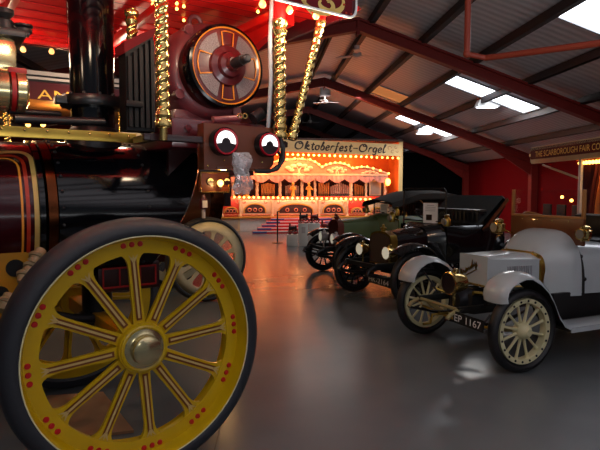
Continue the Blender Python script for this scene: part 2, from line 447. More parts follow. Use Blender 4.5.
# ------------------------------------------------------------------ wheels
def spoked_wheel(parent, loc, R, tw, rim_o, rim_i, hub_r, ns, phase, mats, face=0., rot=(0, 0, 0), deco=True, dots=True, cap_r=.115, spoke_w=.031, lip=0., dot_r=None):
    """disc in the x-z plane; its outer face looks towards -y; mats: rim, tyre, line, cream, dot, cap"""
    rim, tyre, line, cr, dot, cap = mats
    mb = MB()
    fl = rim_o-.03 if lip else rim_o
    mb.lathe([(rim_i, 0), (fl, 0), (rim_o-.004, -lip), (rim_o, -lip), (rim_o, tw), (rim_i+.03, tw), (rim_i+.05, .035), (rim_i, .035)], axis=(0, 1, 0), seg=72, mi=0, closed=True)
    # hub barrel and collar
    mb.lathe([(0, -.03), (hub_r*.98, -.03), (hub_r, -.02), (hub_r, .04), (hub_r*.8, .05), (hub_r*.78, tw+.06), (0, tw+.06)], axis=(0, 1, 0), seg=36, mi=0)
    mb.torus((0, -.03, 0), (0, 1, 0), hub_r*.86, hub_r*.09, 36, 8, 0)
    for k in range(ns):
        a = phase+2*PI*k/ns; ex = vec((cos(a), 0, sin(a))); ey = vec((-sin(a), 0, cos(a)))
        g = rim_i-hub_r
        half = [(hub_r*.7, spoke_w*1.1), (hub_r+g*.3, spoke_w*.95), (rim_i-.085, spoke_w*.9), (rim_i-.055, spoke_w*1.0), (rim_i-.032, spoke_w*1.22), (rim_i-.014, spoke_w*1.6), (rim_i-.003, spoke_w*2.1), (rim_i+.015, spoke_w*2.4)]
        out = [(x, -y) for x, y in half]+[(x, y) for x, y in half[::-1]]
        mb.prism(out, (0, .006, 0), ex, ey, -.022, 0)
        mb.bar(ex*hub_r*.7+vec((0, .05, 0)), ex*(rim_i+.02)+vec((0, .05, 0)), .012, .06, 0, up=(0, 1, 0))
        if deco:
            r0, r1 = hub_r+.015, rim_i-.03
            for rr, w, mi, dy in (((r0, r1), spoke_w*1.05, 1, .0015), ((r0+.012, r1-.015), spoke_w*.4, 2, .0025)):
                mb.ribbon([ex*rr[0]+vec((0, -dy, 0)), ex*rr[1]+vec((0, -dy, 0))], w, (0, 1, 0), mi)
            for t_ in (-1, 0, 1):                           # little crown at the outer end
                q = ex*(r1-.012); e = (ex+ey*t_*.7)*.036
                mb.ribbon([q+vec((0, -.003, 0)), q+e+vec((0, -.003, 0))], [spoke_w*.5, .003], (0, 1, 0), 2)
        if dots:
            for t_ in (-1, 0, 1):
                aa = a+t_*.08; rr = dot_r or (rim_i+rim_o)/2
                c = vec((cos(aa)*rr, 0, sin(aa)*rr)); mb.lathe([(.0, -.009), (.0125, -.007), (.016, 0)], c, (0, 1, 0), 12, 3)
    if deco: mb.torus((0, -.001-lip, 0), (0, 1, 0), rim_o-.004, .004, 72, 6, 4)
    w = mb.build('wheel', [rim, line, cr, dot, 'cream'], parent, loc, rot)
    t = MB(); e = .015
    q0 = -lip-.008
    t.lathe([(rim_o, q0+.006), (rim_o+.008, q0), (rim_o+(R-rim_o)*.42, q0), (rim_o+(R-rim_o)*.78, q0+.022), (R-.006, q0+.055), (R, q0+.085), (R, tw-.05), (R-.012, tw-.015), (rim_o+.02, tw+e), (rim_o, tw+.004)], axis=(0, 1, 0), seg=96, closed=True)
    t.build('tyre', tyre, w)
    c = MB(); c.lathe([(hub_r*.84, -.03), (hub_r*.84, -.036), (cap_r*.82, -.04), (cap_r*.72, -.045), (cap_r*.68, -.095), (cap_r*.6, -.103), (0, -.105)], axis=(0, 1, 0), seg=48)
    c.build('hub_cap', cap, w)
    return w

def twist(mb, p0, p1, r, pitch=.055, mi=0):
    p0, p1 = vec(p0), vec(p1); d = p1-p0; L = d.length; x = d.normalized(); u = vec((0, 1, 0)); y = (u-x*u.dot(x)).normalized(); z = x.cross(y)
    n = int(L/pitch*14); secs = []
    for i in range(n+1):
        h = L*i/n; s_ = []
        for k in range(16):
            a = 2*PI*k/16; rr = r*(1+.13*cos(2*(a-2*PI*h/(2*pitch))))
            s_.append(p0+x*h+(y*cos(a)+z*sin(a))*rr)
        secs.append(s_)
    mb.loft(secs, mi, True)
    for e, sg in ((p0, 1), (p1, -1)):
        mb.lathe([(r*.9, 0), (r*1.35, .01), (r*1.35, .035), (r*1.05, .05), (r*1.3, .07), (r*1.0, .1)], e, x*sg, 16, mi)

# ------------------------------------------------------------------ showman's engines
def bulb(parent, p, r, m='bulb', name='bulb', proto=None, drop=True):
    if proto is not None: return copy(proto, parent, p)
    mb = MB(); k = -1 if drop else 1
    mb.lathe([(0, k*r*2.1), (r*.55, k*r*1.95), (r*.95, k*r*1.45), (r, k*r*1.05), (r*.8, k*r*.5), (r*.42, k*.05*r), (r*.4, 0)], seg=12)
    mb.lathe([(r*.42, 0), (r*.42, -k*r*.7), (0, -k*r*.75)], seg=10, mi=1)
    return mb.build(name, [m, 'iron'], parent, p)

E1 = Frame(-.882, 2.968, math.radians(35.5))
R1 = .724; AC = .9
eng = empty('showman_engine', E1, "black and maroon showman's traction engine with big yellow spoked wheels and a red canopy", 'traction engine')
WM = ['yellow', 'rubber', 'spoke_line', 'line_ochre', 'red_dot', 'hub_brass']
w1 = spoked_wheel(eng, (0, 0, R1), R1, .12, .632, .528, .14, 12, 1.651, WM, lip=.085, dot_r=.58)
copy(w1, eng, (0, 2*AC-.08, R1), (0, 0, PI))
# hind wheels, beyond the picture's edge
copy(w1, eng, (-3.3, -.1, R1*1.4), None, 1.4); copy(w1, eng, (-3.3, 2*AC+.02, R1*1.4), (0, 0, PI), 1.4)
mb = MB(); mb.cyl((0, .15, R1), (0, 2*AC-.25, R1), .05); mb.bar((0, .2, R1), (0, 2*AC-.3, R1), .12, .1, 0, bev=.01)
mb.build('front_axle', 'yellow_dark', eng)
def cylpatch(mb, R, zc, pts, w, mi):
    """a painted line following the barrel: pts are (l, angle)"""
    P = [vec((l, AC-R*cos(a), zc+R*sin(a))) for l, a in pts]
    N = [vec((0, -cos(a), sin(a))) for l, a in pts]
    mb.ribbon(P, w, lambda i: N[i], mi)
def rivet_ring(mb, l, R, zc, n, mi, r=.009, a0=-1.2, a1=1.6):
    for k in range(n):
        a = a0+(a1-a0)*k/(n-1); mb.sphere((l, AC-R*cos(a), zc+R*sin(a)), r, 8, 5, mi, (1, 1, 1))
ZC, RB = 1.45, .46
def ehit(px, py, a): return E1.hit(px, py, a=a)
lband = ehit(53, 190, AC-RB)[0]; lriv = ehit(63, 190, AC-RB)[0]; lriv2 = ehit(149, 190, AC-RB)[0]; lfr = ehit(187, 190, AC-RB)[0]
def rake(mb):
    mb.v = [(v[0]+(v[2]-ZC)*.5 if v[0] > lfr-.15 else v[0], v[1], v[2]) for v in mb.v]
mb = MB(); mb.lathe([(0, -3.0), (RB-.01, -3.0), (RB-.01, lband-.07), (0, lband-.07)], (0, AC, ZC), (1, 0, 0), 64)
boil = mb.build('boiler', 'boiler_maroon', eng)
mb = MB()
le = lband-.085
for off, w, mi in ((0, .028, 0), (.045, .02, 1), (.075, .012, 2)):
    R_ = RB-.008; l1 = le-off; at = 1.1-off*2.0; rc = .16
    pts = [(l1, -.9+i*.06) for i in range(int((at-.30+.9)/.06))]
    pts += [(l1-.06*(1-cos(t)), at-.3+.17*sin(t)) for t in [PI/2*i/6 for i in range(7)]]
    pts += [(l1-.08-.16*sin(t), at-.13-.17*(1-cos(t))) for t in [PI/2*i/6 for i in range(7)]]
    pts += [(l1-.26-.1*i, at-.30-.01*i) for i in range(10)]
    cylpatch(mb, R_, ZC, pts, w, mi)
mb.build('lining', ['line_gold', 'line_red', 'line_orange'], boil)
mb = MB(); mb.lathe([(RB-.012, -.03), (RB+.006, -.025), (RB+.006, .025), (RB-.012, .03)], (lband, AC, ZC), (1, 0, 0), 64)
mb.build('boiler_band', 'copper', eng)
mb = MB(); mb.lathe([(RB-.012, -.02), (RB+.002, -.015), (RB+.002, .015), (RB-.012, .02)], (lband-.055, AC, ZC), (1, 0, 0), 64)
mb.build('boiler_band', 'gloss_black', eng)
mb = MB(); mb.lathe([(0, lband+.032), (RB+.004, lband+.032), (RB+.004, lfr-.02), (RB-.02, lfr), (0, lfr)], (0, AC, ZC), (1, 0, 0), 64)
rake(mb); sb = mb.build('smokebox', 'gloss_black', eng)
for q_ in (lriv, lriv2): mb = MB(); rivet_ring(mb, q_, RB+.004, ZC, 14, 0, .011); mb.build('rivet_row', 'iron', sb)
mb = MB(); mb.lathe([(0, .06), (.2, .05), (.36, .02), (.4, 0)], (lfr, AC, ZC), (1, 0, 0), 40); mb.box((lfr+.05, AC, ZC), (.04, .5, .04)); rake(mb); mb.build('smokebox_door', 'satin_black', eng)
# chimney
lc = ehit(93, 120, AC)[0]
mb = MB(); mb.lathe([(.145, 1.86), (.14, 2.0), (.142, 2.4), (.155, 3.2), (.165, 3.45), (.19, 3.5), (.19, 3.56), (.15, 3.58), (.13, 3.5)], (lc, AC, 0), (0, 0, 1), 40)
ch = mb.build('chimney', 'gloss_black', eng)
mb = MB(); mb.lathe([(.14, 2.15), (.2, 2.15), (.21, 2.17), (.21, 2.2), (.2, 2.22), (.14, 2.22)], (lc, AC, 0), (0, 0, 1), 36)
for k in range(12): mb.sphere((lc+.18*cos(k*PI/6), AC+.18*sin(k*PI/6), 2.225), .014, 8, 5)
for sx in (-1, 1):
    mb.box((lc+sx*.21, AC-.06, 2.18), (.08, .08, .05), 0, .01)
mb.build('chimney_collar', 'satin_black', ch)
mb = MB(); mb.lathe([(.14, 2.02), (.165, 1.98), (.18, 1.93), (.19, 1.86)], (lc, AC, 0), (0, 0, 1), 36); mb.build('chimney_base', 'satin_black', ch)
# brass edged footboard along the barrel top
sa = ehit(-60, 130, .42); se = ehit(136, 139, .42); zt = ehit(60, 129, .42)[2]; zb_ = ehit(60, 139.5, .42)[2]
mb = MB(); mb.box(((sa[0]+se[0])/2, .42, (zt+zb_)/2), (se[0]-sa[0], .02, zt-zb_), 0, .004)
mb.box(((sa[0]+se[0])/2, .5, zt-.012), (se[0]-sa[0], .17, .02), 1)
fb = mb.build('footboard', ['brass_dull', 'satin_black'], eng)
mb = MB(); l = se[0]-.05
while l > sa[0]:
    mb.sphere((l, .408, (zt+zb_)/2+.012), .008, 8, 5); l -= .115
mb.build('bolt_row', 'brass', fb)
# pipes and brass casing left of the chimney
mb = MB(); mb.cyl(ehit(14, 119, .55), ehit(104, 122, .62), .026); mb.cyl(ehit(8, 111, .7), ehit(60, 114, .8), .018); mb.build('steam_pipe', 'satin_black', eng)
q1, q2, q3 = ehit(17, 37, .7), ehit(17, 74, .7), ehit(28, 92, .7)
mb = MB(); mb.box((q1[0]-.25, .92, (q1[2]+q2[2])/2), (.5, .44, q1[2]-q2[2]), 0, .05)
mb.lathe([(.16, 0), (.17, .02), (.17, .05), (.15, .06)], (q1[0]-.2, .8, q1[2]-.01), (0, 0, 1), 24)
cb = mb.build('cylinder_casing', 'hub_brass', eng)
mb = MB(); mb.lathe([(0, -.7), (.125, -.7), (.125, -.09), (.10, -.08), (.10, -.05), (.125, -.045), (.125, 0), (.08, .02), (0, .02)], (q3[0]-.02, .72, q3[2]), (1, 0, 0), 36); mb.build('cylinder_cover', 'hub_brass', cb)
mb = MB(); mb.lathe([(.09, -.012), (.127, -.012), (.127, .012), (.09, .012)], (q3[0]-.085, .72, q3[2]), (1, 0, 0), 28)
mb.box((q3[0]-.06, .66, q3[2]+.11), (.1, .04, .035), 0, .01); mb.build('flange', 'canopy_rib', cb)
mb = MB(); zz = q1[2]
mb.box((q1[0]-.2, .85, zz+.02), (.5, .36, .05), 0, .015)
for dl, hh_ in ((-.34, .16), (-.18, .09), (-.06, .13), (.04, .05)): mb.lathe([(.05, 0), (.05, hh_*.4), (.03, hh_*.5), (.055, hh_*.7), (.055, hh_*.9), (.02, hh_), (0, hh_)], (q1[0]+dl, .74, zz+.04), (0, 0, 1), 14)
mb.cyl((q1[0]-.3, .72, zz+.08), (q1[0]+.07, .72, zz+.03), .02); mb.build('safety_valve', 'iron', cb)
# ribbed black panel right of the chimney
pA, pB = ehit(127, 130, .5), ehit(155, 130, .5); zt_ = ehit(140, 40, .5)[2]
mb = MB(); dl = pB[0]-pA[0]
mb.prism([(pA[0], pA[2]), (pB[0], pA[2]), (pB[0], zt_+.06), (pA[0], zt_-.09)], (0, .5, 0), (1, 0, 0), (0, 0, 1), -.14, 0)
for k in range(5):
    zt2_ = zt_-.09+.15*(.1+.2*k)-.02; mb.box((pA[0]+dl*(.1+.2*k), .49, (pA[2]+zt2_)/2), (.022, .035, zt2_-pA[2]-.04), 0)
mb.prism([(pA[0]-.015, zt_-.10), (pB[0]+.012, zt_+.045), (pB[0]+.012, zt_+.09), (pA[0]-.015, zt_-.03)], (0, .47, 0), (1, 0, 0), (0, 0, 1), -.2, 1)
mb.box((pA[0]+dl*.2, .47, pA[2]+.16), (dl*.6, .05, .04), 0, .01)
mb.build('ribbed_panel', ['flat_black', 'board_maroon'], eng)
# dynamo bracket
a_p = .26; pl0, pl1 = .30, ehit(266, 135, .26)[0]
pz1 = ehit(230, 122, a_p)[2]; pz0 = ehit(230, 150, a_p)[2]
mb = MB(); mb.box(((pl0+pl1)/2, AC, (pz0+pz1)/2), (pl1-pl0, 2*(AC-a_p), pz1-pz0), 0, .015)
for k in range(4): mb.cyl((pl0+.1+k*.26, a_p+.0, pz1-.06), (pl0+.1+k*.26, a_p-.03, pz1-.06), .022, seg=6)
mb.build('dynamo_bracket', 'maroon', eng)
for a_ in (.5, 1.3):                                          # gussets carrying the bracket from the smokebox
    mb = MB(); mb.prism([(lfr-.1, ZC+.25), (lfr+.08, pz0), (lfr-.1, pz0)], (0, a_, 0), (1, 0, 0), (0, 0, 1), -.04); mb.build('gusset', 'maroon_dark', eng)
# dynamo
fa = .40; fc = ehit(227.5, 66, fa); fr_ = (ehit(227, 24.5, fa)[2]-ehit(227, 107.5, fa)[2])/2
zc_d = fc[2]; lc_d = fc[0]
mb = MB()
mb.lathe([(fr_*.9, .2), (fr_*1.06, .2), (fr_*1.2, .23), (fr_*1.26, .29), (fr_*1.26, .78), (fr_*1.2, .84), (fr_*1.0, .88), (0, .88)], (lc_d, fa, zc_d), (0, 1, 0), 56)
for a_ in (.6, 2.2, 3.75, 5.3):
    mb.cyl((lc_d+fr_*1.16*cos(a_), fa+.26, zc_d+fr_*1.16*sin(a_)), (lc_d+fr_*1.16*cos(a_), fa+.19, zc_d+fr_*1.16*sin(a_)), .034, seg=14)
mb.torus((lc_d-.05, fa+.4, zc_d+fr_*1.36), (0, 1, 0), .045, .016, 16, 8)
mb.box((lc_d-.02, fa+.5, (pz1+zc_d-fr_)/2-.05), (fr_*1.9, .5, zc_d-fr_*1.05-pz1+.12), 0, .03)
dy = mb.build('dynamo', 'maroon_dusty', eng)
mb = MB(); mb.lathe([(fr_*.97, .02), (fr_*.97, .3)], (lc_d, fa, zc_d), (0, 1, 0), 56); mb.build('brass_shell', 'copper', dy)
mb = MB()
o_ = (lc_d, fa, zc_d)
mb.lathe([(0, .0), (fr_*.9, 0), (fr_*.9, .03)], o_, (0, 1, 0), 56, 0)
mb.lathe([(fr_*.9, .0), (fr_*.93, -.008), (fr_*.93, .0)], o_, (0, 1, 0), 56, 1)
mb.lathe([(fr_*.93, -.004), (fr_, .0), (fr_*1.02, .02), (fr_*1.02, .1)], o_, (0, 1, 0), 56, 3)
for k in range(4):
    a = PI/2*k; ex = vec((cos(a), 0, sin(a))); ey = vec((-sin(a), 0, cos(a))); O = vec(o_)+vec((0, -.007, 0))
    # lined panel on each arm
    h0, h1 = (.40, .80) if k % 2 == 0 else (.42, .82)
    wi = .15 if k % 2 == 1 else .24
    q = []
    for rr in (h0, h1):
        ws = wi*(.85 if rr == h0 else 1.1)
        sg = [(-1, -.5, 0, .5, 1), (1, .5, 0, -.5, -1)][rr == h1]
        q += [O+ex*fr_*(rr-.06*(abs(t)**2)*(1 if k % 2 == 0 else .3))+ey*fr_*ws*t for t in sg]
    mb.tube(q, fr_*.016, 6, 1, True)
    # gauze windows between the arms
    a2 = a+PI/4; seg_ = []
    lo, hi = a2-.41, a2+.41
    pts = [(fr_*.82*cos(lo+(hi-lo)*i/8), fr_*.82*sin(lo+(hi-lo)*i/8)) for i in range(9)]+[(fr_*.45*cos(hi-.12-(hi-lo-.24)*i/6), fr_*.45*sin(hi-.12-(hi-lo-.24)*i/6)) for i in range(7)]
    mb.prism(pts, vec(o_)+vec((0, -.004, 0)), (1, 0, 0), (0, 0, 1), .003, 2)
mb.lathe([(0, -.1), (.04, -.1), (.05, -.07), (.08, -.06), (.09, -.03), (.13, -.02), (.14, 0)], o_, (0, 1, 0), 32, 0)
mb.build('end_plate', ['maroon', 'line_orange', 'mesh_grey', 'gloss_black'], dy)
mb = MB(); mb.lathe([(.034, -.08), (.034, -.22), (.028, -.22), (.028, -.27), (.018, -.28), (0, -.28)], o_, (0, 1, 0), 20); mb.build('shaft', 'iron', dy)
mb = MB(); mb.cyl(ehit(213, 120, .2), ehit(240, 118, .2), .022); mb.torus(ehit(240, 116, .18), (0, 1, 0), .016, .005, 14, 6, 1); mb.torus(ehit(245, 116, .18), (0, 1, 0), .016, .005, 14, 6, 1); mb.cyl(ehit(253, 119, .22), ehit(262, 113, .22), .04, mi=2); mb.build('terminal', ['maroon_dusty', 'brass', 'iron'], eng)
# control box with two dials
ab = .06; b0, b1 = ehit(204, 148, ab), ehit(274, 148, ab); bz1, bz0 = ehit(240, 125.5, ab)[2], ehit(240, 170, ab)[2]
mb = MB(); r_ = .07; ol = [(b0[0], bz0), (b1[0]-r_, bz0)]+[(b1[0]-r_+r_*sin(t), bz0+r_-r_*cos(t)) for t in (.4, .8, 1.2, 1.57)]+[(b1[0], bz1-.04), (b1[0]-.02, bz1), (b0[0], bz1)]
mb.prism(ol, (0, ab, 0), (1, 0, 0), (0, 0, 1), -.09, 0)
mb.box(((b0[0]+b1[0])/2, ab-.004, bz0+.01), (b1[0]-b0[0]-.16, .012, .02), 0, .003)
for px_, py_ in ((208, 166), (262, 162), (224, 160)): mb.sphere(ehit(px_, py_, ab), .008, 8, 5, 1)
cbx = mb.build('control_box', ['wood_box', 'brass'], eng)
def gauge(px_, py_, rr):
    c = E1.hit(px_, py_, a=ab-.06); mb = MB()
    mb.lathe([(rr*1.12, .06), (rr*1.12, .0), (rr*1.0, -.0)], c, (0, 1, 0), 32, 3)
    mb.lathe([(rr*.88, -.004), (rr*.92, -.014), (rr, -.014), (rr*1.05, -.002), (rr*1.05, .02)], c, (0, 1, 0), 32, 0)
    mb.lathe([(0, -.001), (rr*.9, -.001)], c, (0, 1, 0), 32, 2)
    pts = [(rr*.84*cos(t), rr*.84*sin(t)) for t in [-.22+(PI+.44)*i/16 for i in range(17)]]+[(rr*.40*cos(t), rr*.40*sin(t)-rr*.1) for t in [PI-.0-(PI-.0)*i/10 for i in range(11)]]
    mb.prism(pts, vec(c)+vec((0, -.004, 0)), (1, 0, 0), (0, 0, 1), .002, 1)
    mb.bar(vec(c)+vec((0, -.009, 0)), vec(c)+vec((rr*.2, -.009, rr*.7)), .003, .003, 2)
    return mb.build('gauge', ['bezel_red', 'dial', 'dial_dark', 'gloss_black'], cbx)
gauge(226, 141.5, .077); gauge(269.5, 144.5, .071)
mb = MB(); cc = ehit(266, 160, .0)
mb.tube([ehit(280, 135, .0), ehit(283, 148, -.02), ehit(283, 160, -.02), ehit(277, 169, 0), ehit(268, 171.5, .02), ehit(255, 171, .05)], .014, 8)
mb.tube([ehit(276, 150, .02), ehit(281, 156, .0), ehit(279, 165, .0), ehit(272, 170, .02)], .011, 8); mb.build('cable', 'cable', eng)
# canopy
CZ = 2.765; ca0, ca1, cl1, cl0 = -.15, 1.95, 1.465, -4.2
mb = MB(); nb = 14
for k in range(nb):                                          # boarded underside, slightly arched
    y0, y1 = ca0+(ca1-ca0)*k/nb, ca0+(ca1-ca0)*(k+1)/nb; zz = CZ+.10*sin(PI*(k+.5)/nb)+.02
    mb.box(((cl0+cl1)/2, (y0+y1)/2, zz+.015), (cl1-cl0, y1-y0-.006, .03), 0)
    mb.box(((cl0+cl1)/2, y1, zz+.012), (cl1-cl0, .01, .026), 1)
cn = mb.build('canopy', ['canopy_red', 'canopy_rib'], eng)
mb = MB()
for l_ in (1.05, .35, -.45, -1.2, -2.0):
    mb.box((l_, (ca0+ca1)/2, CZ+.035), (.05, ca1-ca0-.06, .06), 0, .01)
for a_ in (ca0+.05, ca1-.05): mb.box(((cl0+cl1)/2, a_, CZ+.035), (cl1-cl0-.1, .05, .06), 0, .01)
mb.build('canopy_rib', 'canopy_red', cn)
mb = MB(); r_ = .06                                           # lettered side board with rounded front corner
zsb = ehit(345, 16.5, ca0)[2]; print('zsb', zsb, ehit(300, 2, ca0)[2], ehit(355, 12, ca0)[0]); cl1 = ehit(355.5, 12, ca0)[0]
ol = [(cl0, zsb), (cl1-r_, zsb)]+[(cl1-r_+r_*sin(t), zsb+r_-r_*cos(t)) for t in (.3, .7, 1.1, 1.57)]+[(cl1, CZ+.42), (cl0, CZ+.42)]
mb.prism(ol, (0, ca0, 0), (1, 0, 0), (0, 0, 1), -.025, 0)
mb.tube([(p[0], ca0-.006, p[1]) for p in ol], .009, 6, 1, True)
sc = vec(ehit(327, 2, ca0-.004))
for ph, sg in ((0, 1), (PI, 1), (.9, -1)):                      # painted scrollwork
    pts = []
    for i in range(22):
        t = i/21*4.2; rr = .02+.034*t; pts.append(sc+vec((rr*cos(sg*t+ph)*1.2-.02, 0, rr*sin(sg*t+ph)*.7)))
    mb.ribbon(pts, [.01+.028*sin(PI*i/21) for i in range(22)], (0, 1, 0), 2)
for k in range(5): mb.sphere(sc+vec((.16+.03*k-.05*(k % 2), -.002, -.04+.05*(k % 3))), .008, 8, 5, 3)
mb.build('side_board', ['board_maroon', 'white_paint', 'line_gold', 'line_red'], cn)
mb = MB(); mb.prism([(ca0, CZ+.0), (ca1, CZ+.0), (ca1, CZ+.42), (ca0, CZ+.42)], (cl1-.03, 0, 0), (0, 1, 0), (0, 0, 1), .03, 0); mb.build('front_board', 'maroon', cn)
mb = MB(); mb.box(((cl0+cl1)/2, ca1, CZ+.21), (cl1-cl0, .025, .42)); mb.build('rear_board', 'maroon', cn)
mb = MB()                                                    # arched red bracket under the front of the canopy
mb.loft([[(1.14, ca0+.3+1.0*t, CZ-.36*t**2.2-.05), (1.14, ca0+.3+1.0*t, CZ+.05), (1.08, ca0+.3+1.0*t, CZ+.05), (1.08, ca0+.3+1.0*t, CZ-.36*t**2.2-.05)] for t in [i/12 for i in range(13)]], 0, False)
mb.build('arch_bracket', 'canopy_red', cn)
b_ = bulb(cn, ehit(262.5, 0, -.12), .023)
for p_ in (ehit(289.5, 6, -.12), ehit(316, 12, -.12),): bulb(cn, p_, 0, proto=b_)
bf = [ehit(23, 46.5, ca1-.02), ehit(51.5, 48.5, ca1-.02), ehit(-8, 43, ca1-.02)]
for p_ in bf: bulb(cn, p_, 0, proto=b_)
bs = bulb(cn, (0, 0, 0), .011, 'bulb_hot')  # tiny glowing beads stand for bulb reflections on the red boards
first = True
for px_, rows in ((153, (3, 9, 14, 19)), (177, (3, 10, 17, 23)), (184, (20, 34)), (262, (14,)), (258, (22,))):
    for py_ in rows:
        p = E1.hit(px_, py_, z=CZ-.0)
        if p[1] > ca1-.05 or p[0] < cl0: p = (min(p[0], 1.0), ca1-.1, CZ)
        zz = CZ+.10*sin(PI*(p[1]-ca0)/(ca1-ca0))+.012; p = (p[0], p[1], zz)
        if first: bs.location = p; first = False
        else: copy(bs, cn, p)
# twisted brass columns
zc0 = CZ+.02
def col_at(px_, pyb, a_, r=.034, top=None):
    q = ehit(px_, pyb, a_); mb = MB(); twist(mb, q, (q[0], a_, zc0) if top is None else top, r); mb.cyl((q[0], a_, q[2]-.07), q, .022, mi=0)
    return mb.build('twisted_column', 'brass', eng)
col_at(163.5, 128, .02, .036); 
c3 = ehit(280, 139, .02); mb = MB(); twist(mb, c3, (ehit(280, 20, .02)), .037); mb.build('twisted_column', 'brass', eng)
mb = MB(); q = ehit(280, 20, .02); mb.cyl(q, (q[0], q[1], zc0+.05), .035); mb.build('column_post', 'canopy_red', eng)
t0, t1 = ehit(291.5, 140, .0), ehit(321.5, 20, -.02); mb = MB(); twist(mb, t0, t1, .026); mb.build('twisted_column', 'brass', eng)
mb = MB(); mb.cyl(t1, ehit(323.5, 13, -.02), .022); mb.build('column_post', 'canopy_red', eng)
col_at(132.5, 60, .68, .034, top=None)
mb = MB(); mb.tube([ehit(268, 130, .1), ehit(271, 80, .05), ehit(270, 40, .05), ehit(272, 0, .05), ehit(272, -8, .05)], .014, 8); mb.build('hanging_wire', 'lamp_grey', eng)
# side bar carrying the columns
mb = MB(); za = ehit(163.5, 131, .02)[2]-.03; mb.box((.55, .1, za), (.98, .05, .04), 0, .01); mb.box((.12, .22, za), (.05, .3, .04)); mb.box((.98, .2, za), (.05, .3, .04)); mb.build('column_rail', 'maroon_dark', eng)
# underside: belly chest, perch bracket, steering gear
mb = MB(); c0 = ehit(98, 265, .6); c1 = ehit(160, 287, .6); mb.box(((c0[0]+c1[0])/2, .85, (c0[2]+c1[2])/2), (c1[0]-c0[0], .5, c0[2]-c1[2]), 0, .01)
for z_ in (c0[2]-.03, c1[2]+.03): mb.box(((c0[0]+c1[0])/2, .598, z_), (c1[0]-c0[0]-.05, .006, .012), 1)
for l_ in (c0[0]+.03, (c0[0]*2+c1[0])/3, (c0[0]+2*c1[0])/3, c1[0]-.03): mb.box((l_, .598, (c0[2]+c1[2])/2), (.01, .006, c0[2]-c1[2]-.06), 1)
mb.build('belly_chest', ['maroon_dark', 'canopy_rib'], eng)
mb = MB(); mb.lathe([(.16, .0), (.16, .06), (.1, .1), (.1, .34), (.2, .42)], (0, AC, R1-.05), (0, 0, 1), 24); mb.build('perch_bracket', 'satin_black', eng)
mb = MB(); y0 = ehit(20, 292, .5)
ol = [(-.30, -.28), (.12, -.28), (.2, -.05), (.13, .1), (.1, .26), (-.02, .3), (-.12, .2), (-.3, .22)]
mb.prism(ol, y0, (1, 0, 0), (0, 0, 1), -.05, 0)
for dx, dz, rr in ((-.02, .14, .05), (-.1, .0, .045), (.06, -.1, .05), (-.16, -.18, .05)): mb.lathe([(0, -.002), (rr, -.002), (rr, .0)], vec(y0)+vec((dx, -.003, dz)), (0, 1, 0), 18, 1)  # black discs in place of open holes
sbk = mb.build('steering_bracket', ['yellow_dark', 'flat_black'], eng)
mb = MB()
for px_, py_, rr in ((37, 257, .032), (31, 267, .03), (25, 276, .034), (7, 304, .045)):
    c = ehit(px_, py_, .42); mb.lathe([(0, -.05), (rr*.6, -.05), (rr, -.02), (rr, .05), (0, .06)], c, (.5, .5, .6), 14)
    mb.torus(c, (.5, .5, .6), rr*1.05, .014, 18, 6)
mb.bar(ehit(29, 258, .4), ehit(37, 266, .4), .02, .02); mb.build('steering_worm', 'worm_tan', sbk)
mb = MB(); mb.tube([ehit(-20, 300, .6), ehit(20, 310, .65), ehit(70, 318, .7), ehit(125, 320, .85)], .03, 8); mb.build('steering_chain', 'iron', eng)
mb = MB(); mb.box((-1.3, AC, .82), (1.2, .7, .5), 0, .03); mb.build('belly_tank', 'maroon_dark', eng)
mb = MB(); mb.box((-2.9, AC, 1.1), (1.0, .9, 1.1), 0, .03); mb.build('firebox', 'gloss_black', eng)

# board lying on the floor under the engine
g = [ground(47, 398), ground(103, 394), ground(134, 433), ground(30, 445)]
mb = MB(); mb.add([(p[0], p[1], .002) for p in g]+[(p[0], p[1], .02) for p in g], [(3, 2, 1, 0), (4, 5, 6, 7), (0, 1, 5, 4), (1, 2, 6, 5), (2, 3, 7, 6), (3, 0, 4, 7)])
tag(mb.build('board', 'board'), 'brown plywood board lying on the floor behind the yellow wheel', 'board')

# clear plastic bag on the control box
fb_ = Frame(*E1.world(*ehit(240, 175, -.02))[:2], E1.ang)
o = E1.hit(240, 155, a=-.03); mb = MB()
ztop, zbot = ehit(240, 153, -.03)[2], ehit(240, 194, -.03)[2]; secs = []
rnd = random.Random(3)
for i in range(15):
    t = i/14; w = (.055+.012*sin(t*9)+.018*max(0, t-.5)); th = .012+.022*sin(PI*min(1, t*1.1)); z = ztop+(zbot-ztop)*t
    if t > .9: w *= .7; th *= .5
    cx = o[0]+.006*sin(t*11)+.01*t; s_ = []
    for k in range(18):
        a = 2*PI*k/18; j = 1+rnd.uniform(-.16, .16); s_.append((cx+w*cos(a)*j, o[1]-.02+th*sin(a)*j, z+rnd.uniform(-.004, .004)))
    secs.append(s_)
mb.loft(secs)
root = bpy.data.objects.new('plastic_bag', None)
bag = mb.build('plastic_bag', 'bag'); bag.location = (E1.x, E1.y, 0); bag.rotation_euler = (0, 0, E1.ang)
tag(bag, 'crumpled clear plastic bag hanging from the wooden box with two red gauges', 'bag')

